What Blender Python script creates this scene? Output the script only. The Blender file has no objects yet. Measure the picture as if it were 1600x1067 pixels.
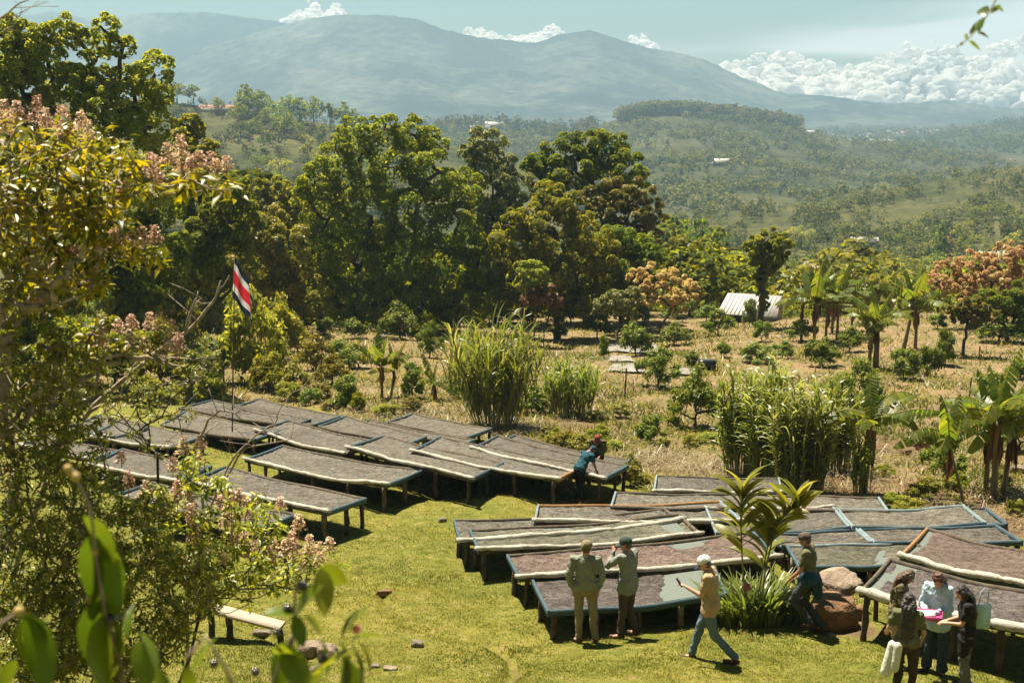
import bpy, math, random
import numpy as np
from mathutils import Vector, Matrix, Euler

SC = bpy.context.scene
COL = SC.collection
RNG = np.random.default_rng(7)
R = math.radians
PI = math.pi

# ------------------------------------------------------------------ camera, sky, sun, exposure
F, CX, CY, PITCH, CAMZ = 2100.0, 800.0, 533.5, R(9.82), 10.0
cam_d = bpy.data.cameras.new('camera')
cam_d.sensor_width = 36.0
cam_d.lens = 36.0 * F / 1600.0
cam_d.clip_start = 0.05
cam_d.clip_end = 60000.0
cam_d.dof.use_dof = True
cam_d.dof.focus_distance = 30.0
cam_d.dof.aperture_fstop = 4.5
cam = bpy.data.objects.new('camera', cam_d)
cam.location = (0, 0, CAMZ)
cam.rotation_euler = (PI / 2 - PITCH, 0, 0)
COL.objects.link(cam)
SC.camera = cam
SC.view_settings.view_transform = 'Standard'
SC.view_settings.look = 'None'
SC.view_settings.exposure = 1.74
SC.view_settings.gamma = 1.0
SC.view_settings.use_curve_mapping = False
SC.cycles.max_bounces = 6
SC.cycles.diffuse_bounces = 4
SC.cycles.glossy_bounces = 2
SC.cycles.transmission_bounces = 4
SC.cycles.transparent_max_bounces = 24
SC.cycles.volume_bounces = 0
SC.cycles.use_denoising = True

SUN_EL, SUN_AZ = R(68), R(-38)          # azimuth from +Y towards +X
sdir = Vector((math.sin(SUN_AZ) * math.cos(SUN_EL), math.cos(SUN_AZ) * math.cos(SUN_EL), math.sin(SUN_EL)))
sun_d = bpy.data.lights.new('sun', 'SUN')
sun_d.energy = 5.0
sun_d.angle = R(0.5)
sun_d.color = (1.0, 0.90, 0.73)
sun = bpy.data.objects.new('sun', sun_d)
sun.rotation_euler = sdir.to_track_quat('Z', 'Y').to_euler()
sun.location = (0, 0, 60)
COL.objects.link(sun)


class NT:
    """small helper to write node trees"""
    def __init__(s, tree):
        s.t = tree
        tree.nodes.clear()
    def n(s, typ, **kw):
        nd = s.t.nodes.new(typ)
        for k, v in kw.items():
            if k == 'ins':
                for i, val in v.items():
                    s.set(nd, i, val)
            else:
                setattr(nd, k, v)
        return nd
    def set(s, nd, i, val):
        sock = nd.inputs[i]
        if isinstance(val, bpy.types.NodeSocket):
            s.t.links.new(val, sock)
        elif isinstance(val, bpy.types.Node):
            s.t.links.new(val.outputs[0], sock)
        else:
            sock.default_value = val
    def math(s, op, a, b=None, c=None, clamp=False):
        nd = s.n('ShaderNodeMath', operation=op, use_clamp=clamp)
        s.set(nd, 0, a)
        if b is not None: s.set(nd, 1, b)
        if c is not None: s.set(nd, 2, c)
        return nd.outputs[0]
    def vmath(s, op, a, b):
        nd = s.n('ShaderNodeVectorMath', operation=op)
        s.set(nd, 0, a); s.set(nd, 1, b)
        return nd.outputs[0]
    def noise(s, vec, scale, detail=4.0, rough=0.55, dist=0.0):
        nd = s.n('ShaderNodeTexNoise')
        if vec is not None: s.set(nd, 'Vector', vec)
        nd.inputs['Scale'].default_value = scale
        nd.inputs['Detail'].default_value = detail
        nd.inputs['Roughness'].default_value = rough
        nd.inputs['Distortion'].default_value = dist
        return nd.outputs[0]
    def ramp(s, fac, stops, interp='LINEAR'):
        nd = s.n('ShaderNodeValToRGB')
        cr = nd.color_ramp
        cr.interpolation = interp
        while len(cr.elements) < len(stops): cr.elements.new(0.5)
        for e, (p, c) in zip(cr.elements, stops):
            e.position = p
            e.color = c if len(c) == 4 else (*c, 1)
        s.set(nd, 0, fac)
        return nd.outputs[0]
    def mixc(s, fac, a, b, blend='MIX'):
        nd = s.n('ShaderNodeMix', data_type='RGBA', blend_type=blend)
        s.set(nd, 0, fac)
        for i, v in ((6, a), (7, b)):
            if isinstance(v, tuple) and len(v) == 3: v = (*v, 1)
            s.set(nd, i, v)
        return nd.outputs[2]
    def sstep(s, x, lo, hi):
        nd = s.n('ShaderNodeMapRange', interpolation_type='SMOOTHSTEP')
        s.set(nd, 0, x); nd.inputs[1].default_value = lo; nd.inputs[2].default_value = hi
        return nd.outputs[0]


world = bpy.data.worlds.new('World')
SC.world = world
world.use_nodes = True
w = NT(world.node_tree)
sky = w.n('ShaderNodeTexSky', sky_type='NISHITA')
sky.sun_disc = False
sky.sun_elevation = SUN_EL
sky.sun_rotation = SUN_AZ
sky.air_density = 1.0
sky.dust_density = 0.05
sky.ozone_density = 1.0
sky.altitude = 2000.0
skc = w.mixc(1.0, sky.outputs[0], (0.235, 0.225, 0.145), 'MULTIPLY')
bg1 = w.n('ShaderNodeBackground', ins={0: skc, 1: 0.115})
tc = w.n('ShaderNodeTexCoord')
sep = w.n('ShaderNodeSeparateXYZ', ins={0: tc.outputs['Generated']})
dx, dy, dz = sep.outputs
# thin high sheet above
vec3 = w.vmath('MULTIPLY', tc.outputs['Generated'], (1.0, 1.0, 9.0))
n3 = w.noise(vec3, 5.0, 5.0, 0.5, 0.3)
sheet = w.math('MULTIPLY', w.sstep(w.math('ADD', n3, w.math('MULTIPLY', w.math('SUBTRACT', dx, 0.13), 0.9)), 0.42, 0.66),
               w.math('SUBTRACT', 1.0, w.sstep(w.math('SUBTRACT', dz, w.math('MULTIPLY', dx, 0.16)), 0.004, 0.036)))
sheet = w.math('MULTIPLY', sheet, 0.62)
bg2 = w.n('ShaderNodeBackground', ins={0: (0.98, 0.93, 0.86, 1), 1: 0.66})
mixw = w.n('ShaderNodeMixShader', ins={0: sheet, 1: bg1.outputs[0], 2: bg2.outputs[0]})
w.n('ShaderNodeOutputWorld', ins={0: mixw.outputs[0]})

# ------------------------------------------------------------------ geometry of the place
_gy = np.array([-60, -20, 0, 6, 12, 16, 19.5, 21.7, 26, 33, 41, 50, 62, 75, 92, 110, 160, 250, 400, 700, 1500, 3000], float)
_gz = np.array([6, 1.0, -1.8, -4.3, -6.8, -7.9, -8.5, -8.9, -9.35, -10, -10.95, -12, -12.95, -13.9, -15.5, -17.4, -25, -37, -52, -70, -95, -99], float) + CAMZ
_yy = np.arange(-60, 1500, 0.5)
_zz = np.interp(_yy, _gy, _gz)
_k = np.ones(9) / 9
_zz = np.convolve(np.pad(_zz, 4, mode='edge'), _k, 'valid')

def px_dir(px, py):
    x = (px - CX) / F
    y = -(py - CY) / F
    return np.array([x, math.cos(PITCH) + y * math.sin(PITCH), -math.sin(PITCH) + y * math.cos(PITCH)])

def at(px, py, Y):
    d = px_dir(px, py)
    return np.array([0, 0, CAMZ]) + d * (Y / d[1])

LEDGE = None
def ledge_d(x, y):
    """distance to the little eroded step across the lawn, and which side"""
    best = np.full(np.shape(x), 1e9)
    for pl in LEDGE:
        for (ax, ay), (bx, by) in zip(pl[:-1], pl[1:]):
            vx, vy = bx - ax, by - ay
            t = np.clip(((x - ax) * vx + (y - ay) * vy) / (vx * vx + vy * vy), 0, 1)
            best = np.minimum(best, np.hypot(x - ax - t * vx, y - ay - t * vy))
    return best

def gz(x, y):
    x = np.asarray(x, float); y = np.asarray(y, float)
    z = np.interp(y, _yy, _zz)
    und = 0.09 * np.sin(0.55 * x + 1.0) * np.sin(0.42 * y + 0.5) + 0.05 * np.sin(1.3 * x - 0.7 * y) * np.sin(0.9 * y + 2)
    far = np.clip((y - 45) / 60, 0, 1)
    und = und + far * (0.5 * np.sin(0.09 * x + 0.05 * y) + 0.35 * np.sin(0.17 * x - 0.11 * y + 1))
    z = z + und
    if LEDGE is not None:
        z = z - 0.13 * np.exp(-(ledge_d(x, y) / 0.11) ** 2)
    return z

def ground(px, py, h=0.0):
    """point where the line of sight meets the ground raised by h"""
    d = px_dir(px, py)
    lo, hi = 8.0, 700.0
    f = lambda Y: CAMZ + d[2] / d[1] * Y - float(gz(d[0] / d[1] * Y, Y)) - h
    Y = 12.0
    while Y < 600 and f(Y) > 0: Y *= 1.02
    lo, hi = Y / 1.03, Y
    for _ in range(30):
        m = (lo + hi) / 2
        if f(m) > 0: lo = m
        else: hi = m
    return np.array([d[0] / d[1] * hi, hi, float(gz(d[0] / d[1] * hi, hi)) + h])

def ppm(Y):
    """photo pixels per metre at forward distance Y (for things about level with the slope)"""
    return F / (Y * math.cos(PITCH) + 0.17 * 10)

LEDGE = [[tuple(ground(a, b)[:2]) for a, b in pl] for pl in
         ([(632, 972), (660, 980), (700, 992), (745, 1000), (775, 1010), (800, 1030), (806, 1050), (790, 1067)],
          [(512, 928), (550, 926), (585, 924), (602, 930), (612, 945)],
          [(612, 842), (640, 836), (675, 830), (692, 828)],
          [(360, 972), (400, 985), (440, 1002), (500, 1030)])]

# ------------------------------------------------------------------ tagging and mesh helpers
def tag(o, label=None, cat=None, group=None, kind=None):
    if label: o['label'] = label
    if cat: o['category'] = cat
    if group: o['group'] = group
    if kind: o['kind'] = kind
    return o

def thing(name, label, cat, loc=(0, 0, 0), rz=0.0, group=None):
    o = bpy.data.objects.new(name, None)
    o.empty_display_size = 0.3
    o.location = tuple(float(v) for v in loc)
    o.rotation_euler = (0, 0, rz)
    COL.objects.link(o)
    return tag(o, label, cat, group)

def inst(name, mesh, parent=None, loc=(0, 0, 0), rot=(0, 0, 0), scale=(1, 1, 1)):
    o = bpy.data.objects.new(name, mesh)
    o.location = tuple(float(v) for v in loc)
    o.rotation_euler = rot
    o.scale = scale if hasattr(scale, '__len__') else (scale,) * 3
    if parent is not None: o.parent = parent
    COL.objects.link(o)
    return o

class G:
    """collects pieces of geometry for ONE mesh"""
    def __init__(s):
        s.v, s.f, s.a, s.n = [], [], [], 0
    def add(s, V, Fc, var=0.5):
        V = np.asarray(V, np.float32).reshape(-1, 3)
        Fc = np.asarray(Fc, np.int64)
        s.v.append(V); s.f.append(Fc + s.n)
        va = np.empty(len(V), np.float32); va[:] = var
        s.a.append(va)
        s.n += len(V)
        return s
    def box(s, c, size, M=None, var=0.5):
        hx, hy, hz = [k / 2 for k in size]
        V = np.array([[x, y, z] for x in (-hx, hx) for y in (-hy, hy) for z in (-hz, hz)])
        if M is not None: V = V @ np.array(M).T
        V = V + np.array(c)
        return s.add(V, [[0, 1, 3, 2], [4, 6, 7, 5], [0, 4, 5, 1], [2, 3, 7, 6], [0, 2, 6, 4], [1, 5, 7, 3]], var)
    def tube(s, P, rad, n=6, cap=True, var=0.5, flat=1.0):
        P = np.asarray(P, float); m = len(P)
        rad = np.broadcast_to(np.asarray(rad, float), (m,))
        T = np.gradient(P, axis=0)
        T /= np.linalg.norm(T, axis=1)[:, None] + 1e-9
        ref = np.array([0, 0, 1.0]) if abs(T[0][2]) < 0.9 else np.array([1.0, 0, 0])
        U = np.cross(T, ref); U /= np.linalg.norm(U, axis=1)[:, None] + 1e-9
        W = np.cross(T, U)
        a = np.arange(n) * 2 * PI / n
        V = (P[:, None, :] + rad[:, None, None] * (np.cos(a)[None, :, None] * U[:, None, :] + flat * np.sin(a)[None, :, None] * W[:, None, :])).reshape(-1, 3)
        i = np.arange(m - 1)[:, None] * n; j = np.arange(n)[None, :]; k = (j + 1) % n
        Fc = np.stack([i + j, i + k, i + n + k, i + n + j], -1).reshape(-1, 4)
        s.add(V, Fc, var)
        if cap:
            b = s.n - m * n
            s.f.append(np.arange(b, b + n)[::-1][None, :])
            s.f.append(np.arange(b + (m - 1) * n, b + m * n)[None, :])
        return s
    def mesh(s, name, mat, smooth=False):
        me = bpy.data.meshes.new(name)
        V = np.concatenate(s.v)
        me.vertices.add(len(V)); me.vertices.foreach_set('co', V.ravel())
        loops, sizes = [], []
        for f in s.f:
            if len(f) == 0: continue
            loops.append(f.ravel()); sizes.append(np.full(len(f), f.shape[1]))
        L = np.concatenate(loops).astype(np.int32); S = np.concatenate(sizes).astype(np.int32)
        me.loops.add(len(L)); me.loops.foreach_set('vertex_index', L)
        st = np.zeros(len(S), np.int32); st[1:] = np.cumsum(S)[:-1]
        me.polygons.add(len(S)); me.polygons.foreach_set('loop_start', st)
        at_ = me.attributes.new('var', 'FLOAT', 'POINT')
        at_.data.foreach_set('value', np.concatenate(s.a))
        if smooth: me.polygons.foreach_set('use_smooth', np.ones(len(S), bool))
        me.materials.append(mat)
        me.validate()
        me.update()
        return me
    def obj(s, name, mat, parent=None, smooth=False, **kw):
        return inst(name, s.mesh(name, mat, smooth), parent, **kw)

def grid_faces(nr, nc):
    i = np.arange(nr - 1)[:, None] * nc; j = np.arange(nc - 1)[None, :]
    return np.stack([i + j, i + j + 1, i + nc + j + 1, i + nc + j], -1).reshape(-1, 4)

# value noise in numpy (for shapes)
_perm = np.random.default_rng(3).random((256, 256))
def vnoise(x, y):
    xi = np.floor(x).astype(int); yi = np.floor(y).astype(int)
    fx = x - xi; fy = y - yi
    fx = fx * fx * (3 - 2 * fx); fy = fy * fy * (3 - 2 * fy)
    g = lambda a, b: _perm[a % 256, b % 256]
    return (g(xi, yi) * (1 - fx) + g(xi + 1, yi) * fx) * (1 - fy) + (g(xi, yi + 1) * (1 - fx) + g(xi + 1, yi + 1) * fx) * fy
def fbm(x, y, o=5, r=0.5):
    s = 0; a = 1; t = 0
    for k in range(o):
        s = s + a * vnoise(x * 2 ** k + 17 * k, y * 2 ** k + 31 * k); t += a; a *= r
    return s / t
def ridged(x, y, o=5):
    s = 0; a = 1; t = 0
    for k in range(o):
        s = s + a * (1 - abs(2 * vnoise(x * 2 ** k + 7 * k, y * 2 ** k + 3 * k) - 1)); t += a; a *= 0.5
    return s / t

# ------------------------------------------------------------------ materials
def newmat(name):
    m = bpy.data.materials.new(name)
    m.use_nodes = True
    return m, NT(m.node_tree)

def finish(m, t, sh, disp=None):
    o = t.n('ShaderNodeOutputMaterial', ins={0: sh})
    return m

def leaf_mat(name, stops, trans=0.42, rough=0.45, ty=(1.25, 1.2, 0.55), spec=0.35, rand=0.22, nscale=None):
    m, t = newmat(name)
    if stops[-1][0] < 0.2 and stops[-1][1] > stops[-1][0] * 0.85:
        stops = [(a * 2.75, b * 2.32, c * 1.35) for a, b, c in stops]
    if 0.37 < trans < 0.43:
        trans = 0.55; ty = (ty[0] * 1.7, ty[1] * 1.5, ty[2] * 1.2)
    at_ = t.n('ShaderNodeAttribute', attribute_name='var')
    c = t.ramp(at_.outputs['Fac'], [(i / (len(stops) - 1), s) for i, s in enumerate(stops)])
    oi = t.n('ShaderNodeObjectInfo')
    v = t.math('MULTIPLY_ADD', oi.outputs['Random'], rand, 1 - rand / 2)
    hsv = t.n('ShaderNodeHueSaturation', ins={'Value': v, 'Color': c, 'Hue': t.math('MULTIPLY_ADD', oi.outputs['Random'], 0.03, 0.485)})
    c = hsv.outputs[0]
    p = t.n('ShaderNodeBsdfPrincipled', ins={'Base Color': c, 'Roughness': rough, 'Specular IOR Level': spec})
    tr = t.n('ShaderNodeBsdfTranslucent', ins={0: t.mixc(1.0, c, ty, 'MULTIPLY')})
    mx = t.n('ShaderNodeMixShader', ins={0: trans, 1: p.outputs[0], 2: tr.outputs[0]})
    return finish(m, t, mx.outputs[0])

def plain_mat(name, a, b=None, scale=8.0, rough=0.8, bump=0.0, bscale=None, spec=0.3, stretch=None, detail=5, coord='Object', usevar=False, dist=0.01):
    m, t = newmat(name)
    co = t.n('ShaderNodeTexCoord').outputs[coord]
    if stretch:
        co = t.vmath('MULTIPLY', co, stretch)
    b = b or tuple(k * 0.6 for k in a)
    n = t.noise(co, scale, detail, 0.6)
    c = t.ramp(n, [(0.3, b), (0.7, a)])
    if usevar:
        v = t.n('ShaderNodeAttribute', attribute_name='var').outputs['Fac']
        c = t.mixc(1.0, c, t.ramp(v, [(0, (0.55, 0.55, 0.55)), (1, (1.45, 1.45, 1.45))]), 'MULTIPLY')
    p = t.n('ShaderNodeBsdfPrincipled', ins={'Base Color': c, 'Roughness': rough, 'Specular IOR Level': spec})
    if bump:
        bn = t.n('ShaderNodeBump', ins={'Strength': bump, 'Distance': dist, 'Height': t.noise(co, bscale or scale * 3, 4, 0.6)})
        t.set(p, 'Normal', bn.outputs[0])
    return finish(m, t, p.outputs[0])

M = {}
M['leaf_dark'] = leaf_mat('leaf_dark_green', [(0.018, 0.036, 0.009), (0.040, 0.066, 0.013), (0.080, 0.105, 0.020)], 0.38, spec=0.12, rough=0.6)
M['leaf_mid'] = leaf_mat('leaf_mid_green', [(0.026, 0.046, 0.010), (0.056, 0.078, 0.015), (0.105, 0.125, 0.026)], 0.42, spec=0.12, rough=0.6)
M['leaf_pale'] = leaf_mat('leaf_pale_green', [(0.035, 0.056, 0.018), (0.072, 0.10, 0.030), (0.125, 0.148, 0.052)], 0.4, spec=0.12, rough=0.6)
M['leaf_yellow'] = leaf_mat('leaf_yellow_green', [(0.03, 0.042, 0.006), (0.070, 0.080, 0.010), (0.13, 0.122, 0.016)], 0.45)
M['leaf_grey'] = leaf_mat('leaf_grey_green', [(0.035, 0.05, 0.028), (0.07, 0.09, 0.05), (0.13, 0.15, 0.09)], 0.3, spec=0.2, rough=0.5)
M['leaf_olive'] = leaf_mat('leaf_olive_red', [(0.07, 0.08, 0.012), (0.18, 0.172, 0.024), (0.33, 0.27, 0.045)], 0.5)
M['leaf_orange'] = leaf_mat('leaf_orange_bloom', [(0.34, 0.24, 0.085), (0.54, 0.385, 0.155), (0.66, 0.51, 0.24)], 0.45, ty=(1.1, 0.95, 0.8))
M['leaf_brown'] = leaf_mat('leaf_brown', [(0.08, 0.04, 0.018), (0.18, 0.09, 0.035), (0.26, 0.15, 0.06)], 0.3, ty=(1.1, 0.9, 0.7))
M['leaf_coffee'] = leaf_mat('leaf_glossy_coffee', [(0.022, 0.052, 0.010), (0.045, 0.075, 0.014), (0.10, 0.12, 0.026)], 0.36, rough=0.5, spec=0.2)
M['leaf_fg'] = leaf_mat('leaf_flowering_tree', [(0.03, 0.05, 0.006), (0.15, 0.155, 0.010), (0.38, 0.30, 0.012)], 0.55, rough=0.38, spec=0.45, ty=(1.3, 1.1, 0.35))
M['leaf_fg_dark'] = leaf_mat('leaf_small_dark', [(0.020, 0.036, 0.007), (0.055, 0.082, 0.013), (0.15, 0.17, 0.028)], 0.45, rough=0.4, spec=0.4)
M['leaf_blur'] = leaf_mat('leaf_near_twig', [(0.04, 0.07, 0.010), (0.10, 0.15, 0.014), (0.20, 0.22, 0.02)], 0.55, rough=0.3, ty=(1.3, 1.15, 0.35))
M['leaf_banana'] = leaf_mat('leaf_banana', [(0.03, 0.06, 0.014), (0.033, 0.052, 0.011), (0.075, 0.088, 0.022)], 0.42, rough=0.42, spec=0.4)
M['leaf_cane'] = leaf_mat('leaf_cane', [(0.07, 0.10, 0.012), (0.17, 0.21, 0.030), (0.38, 0.38, 0.15)], 0.5, rough=0.35, spec=0.5)
M['leaf_straw'] = leaf_mat('leaf_dry_straw', [(0.12, 0.085, 0.035), (0.21, 0.155, 0.08), (0.36, 0.29, 0.17)], 0.3, ty=(1, 1, 0.8))
M['leaf_grass'] = leaf_mat('leaf_lawn_grass', [(0.075, 0.095, 0.012), (0.18, 0.175, 0.028), (0.36, 0.30, 0.11)], 0.45, ty=(1.2, 1.15, 0.5), rand=0.0)
M['petal'] = leaf_mat('petal_pale_pink', [(0.36, 0.20, 0.11), (0.56, 0.39, 0.26), (0.68, 0.54, 0.40)], 0.35, ty=(1.05, 0.95, 0.85))
M['leaf_hill'] = leaf_mat('leaf_hillside', [(0.011, 0.020, 0.009), (0.033, 0.046, 0.019), (0.075, 0.082, 0.034)], 0.3, rand=0.5, spec=0.05, rough=0.9)
M['bark'] = plain_mat('bark', (0.20, 0.16, 0.11), (0.07, 0.055, 0.04), 6, 0.9, 0.6, 20, stretch=(1, 1, 0.3))
M['bark_pale'] = plain_mat('bark_pale', (0.34, 0.28, 0.21), (0.13, 0.10, 0.07), 14, 0.85, 0.5, 40)
M['bark_dark'] = plain_mat('bark_dark', (0.09, 0.07, 0.045), (0.03, 0.025, 0.016), 6, 0.9, 0.6, 20)
M['banana_stem'] = plain_mat('banana_stem', (0.24, 0.19, 0.09), (0.10, 0.065, 0.03), 5, 0.7, 0.4, 15, stretch=(3, 3, 0.5))
M['stalk'] = plain_mat('cane_stalk', (0.30, 0.27, 0.11), (0.14, 0.12, 0.05), 9, 0.6)
# ------------------------------------------------------------------ ground and hills
def ground_material():
    m, t = newmat('lawn_and_field')
    geo = t.n('ShaderNodeNewGeometry').outputs['Position']
    dry = t.n('ShaderNodeAttribute', attribute_name='dry').outputs['Fac']
    dirt = t.n('ShaderNodeAttribute', attribute_name='dirt').outputs['Fac']
    n_a = t.noise(geo, 0.55, 6, 0.6)
    n_b = t.noise(geo, 3.2, 6, 0.65)
    n_c = t.noise(geo, 22.0, 4, 0.7)
    lawn = t.ramp(n_b, [(0.25, (0.075, 0.085, 0.012)), (0.5, (0.145, 0.138, 0.024)), (0.72, (0.22, 0.19, 0.05)), (0.9, (0.28, 0.225, 0.10))])
    lawn2 = t.ramp(n_a, [(0.3, (0.75, 0.88, 0.7)), (0.7, (1.2, 1.12, 1.1))])
    lawn = t.mixc(1.0, lawn, lawn2, 'MULTIPLY')
    worn = t.sstep(t.math('ADD', t.math('MULTIPLY', n_b, 0.6), t.math('MULTIPLY', t.noise(geo, 1.1, 5, 0.7), 0.4)), 0.54, 0.66)
    lawn = t.mixc(t.math('MULTIPLY', worn, 0.7), lawn, (0.21, 0.165, 0.075))
    field = t.ramp(n_b, [(0.28, (0.11, 0.088, 0.028)), (0.5, (0.195, 0.135, 0.066)), (0.72, (0.255, 0.175, 0.10)), (0.88, (0.30, 0.215, 0.125))])
    fgreen = t.ramp(n_c, [(0.3, (0.05, 0.058, 0.011)), (0.7, (0.125, 0.12, 0.03))])
    field = t.mixc(t.math('MULTIPLY', t.sstep(n_a, 0.42, 0.60), 0.6), field, fgreen)
    soil = t.ramp(n_c, [(0.3, (0.06, 0.035, 0.02)), (0.7, (0.18, 0.115, 0.065))])
    edge = t.sstep(t.math('ADD', dry, t.math('MULTIPLY', t.math('SUBTRACT', n_b, 0.5), 0.9)), 0.35, 0.65)
    c = t.mixc(edge, lawn, field)
    c = t.mixc(t.sstep(t.math('ADD', dirt, t.math('MULTIPLY', t.math('SUBTRACT', n_c, 0.5), 0.6)), 0.4, 0.7), c, soil)
    c = t.mixc(1.0, c, t.ramp(n_c, [(0.2, (0.72, 0.72, 0.72)), (0.8, (1.25, 1.25, 1.25))]), 'MULTIPLY')
    bump = t.n('ShaderNodeBump', ins={'Strength': 0.9, 'Distance': 0.06, 'Height': t.math('ADD', n_c, t.math('MULTIPLY', n_b, 1.2))})
    p = t.n('ShaderNodeBsdfPrincipled', ins={'Base Color': c, 'Roughness': 0.9, 'Specular IOR Level': 0.15, 'Normal': bump.outputs[0]})
    return finish(m, t, p.outputs[0])

# where the lawn ends and the dry field begins (world Y of the boundary against x)
_bx = np.array([-60, -24, -14, -8, -3, -0.5, 1.5, 3.5, 6, 9, 13, 20, 60])
_bpts = [(0, 640), (260, 632), (420, 628), (560, 648), (680, 668), (800, 690), (900, 705), (980, 742), (1010, 772), (1120, 752), (1250, 768), (1420, 800), (1600, 830)]
_bw = np.array([ground(a, b)[:2] for a, b in _bpts])
_o = np.argsort(_bw[:, 0]); _bw = _bw[_o]
def dryness(x, y):
    yb = np.interp(x, _bw[:, 0], _bw[:, 1])
    d = (y - yb) / 2.2 + (fbm(x * 0.35, y * 0.35) - 0.5) * 1.6
    return np.clip(d * 0.5 + 0.5, 0, 1)
DIRT = [(1290, 985, 0.45, .75), (1345, 985, 0.5, .75), (480, 1020, .6, .5), (905, 665, 1.6, .6), (1030, 725, 1.3, .7), (850, 672, 1.6, .6),
        (740, 675, 1.2, .6), (1060, 560, 2.5, .5), (1440, 700, 1.4, .9), (1385, 700, 1.2, .7), (1490, 640, 2.0, .6), (1090, 1000, .3, .4), (1400, 985, .5, .4),
        (1210, 800, 1.0, .3), (420, 870, 1.6, .25), (640, 545, 3, .5), (1130, 500, 4, .4), (1570, 820, 1.2, .8), (1010, 520, 3, .4)]
DIRTW = [(*ground(a, b)[:2], r, k) for a, b, r, k in DIRT]
def dirtiness(x, y):
    s = np.zeros(np.shape(x))
    for cx, cy, r, k in DIRTW:
        s = np.maximum(s, k * np.exp(-(((x - cx) ** 2 + ((y - cy) * 0.7) ** 2) / r ** 2)))
    if LEDGE is not None:
        s = np.maximum(s, 0.62 * np.exp(-(ledge_d(x, y) / 0.11) ** 2))
    return np.clip(s, 0, 1)

def fan(name, rows, ncol, u0, u1, zf, mat, attrs=None, kind='structure'):
    """a sheet of terrain; columns follow x = u*y so that detail is finer near by"""
    U = np.linspace(u0, u1, ncol)
    Y, UU = np.meshgrid(rows, U, indexing='ij')
    X = UU * (np.maximum(Y, 4.0) + 14.0)
    Z = zf(X, Y)
    g = G().add(np.stack([X, Y, Z], -1), grid_faces(len(rows), ncol)[:, ::1])
    me = g.mesh(name, mat, True)
    for k, fn in (attrs or {}).items():
        a = me.attributes.new(k, 'FLOAT', 'POINT')
        a.data.foreach_set('value', np.asarray(fn(X, Y), np.float32).ravel())
    o = inst(name, me)
    return tag(o, kind=kind)

rows = [-40, -30, -20, -12, -6, 0, 5, 9, 12, 14.5, 16.5]
y = 17.0
while y < 300:
    rows.append(y); y += max(0.0058 * y, 0.05)
rows += list(np.linspace(310, 1500, 30))
def near_z(X, Y):
    z = gz(X, Y)
    lump = (fbm(X * 1.6, Y * 1.6, 4) - 0.5) * 0.10 + (fbm(X * 7, Y * 7, 3) - 0.5) * 0.03
    return z + lump * np.clip((Y - 10) / 8, 0, 1)
M['ground'] = ground_material()
fan('ground', np.array(rows), 340, -0.62, 0.62, near_z, M['ground'], {'dry': dryness, 'dirt': dirtiness})

def hill_mat(name, stops, scale, scale2, edge=None):
    stops = [(p, tuple(k * 0.55 for k in c)) for p, c in stops]
    m, t = newmat(name)
    geo = t.n('ShaderNodeNewGeometry').outputs['Position']
    n1_ = t.noise(geo, scale, 8, 0.62)
    n2_ = t.noise(geo, scale2, 5, 0.7)
    mix = t.math('ADD', t.math('MULTIPLY', n1_, 0.6), t.math('MULTIPLY', n2_, 0.4))
    c = t.ramp(mix, stops)
    b = t.n('ShaderNodeBump', ins={'Strength': 1.0, 'Distance': 0.25 / scale2, 'Height': n2_})
    p = t.n('ShaderNodeBsdfPrincipled', ins={'Base Color': c, 'Roughness': 0.95, 'Specular IOR Level': 0.05, 'Normal': b.outputs[0]})
    return finish(m, t, p.outputs[0])
GRN = [(0.30, (0.025, 0.032, 0.012)), (0.42, (0.055, 0.065, 0.022)), (0.50, (0.10, 0.105, 0.035)), (0.60, (0.16, 0.145, 0.055)), (0.70, (0.27, 0.20, 0.11))]
M['slope'] = hill_mat('slope_pasture', GRN, 0.012, 0.10)
M['hill'] = hill_mat('hill_pasture', [(0.32, (0.02, 0.03, 0.014)), (0.43, (0.045, 0.055, 0.022)), (0.52, (0.085, 0.095, 0.035)), (0.60, (0.13, 0.125, 0.055)), (0.68, (0.22, 0.18, 0.10))], 0.006, 0.06)
M['plain'] = hill_mat('valley_plain', [(0.3, (0.03, 0.045, 0.02)), (0.5, (0.08, 0.095, 0.04)), (0.7, (0.22, 0.19, 0.11))], 0.0025, 0.03)
M['mountain'] = hill_mat('mountain_forest', [(0.36, (0.004, 0.010, 0.006)), (0.47, (0.03, 0.04, 0.022)), (0.56, (0.13, 0.15, 0.10)), (0.68, (0.32, 0.31, 0.22))], 0.0028, 0.022)

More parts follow.
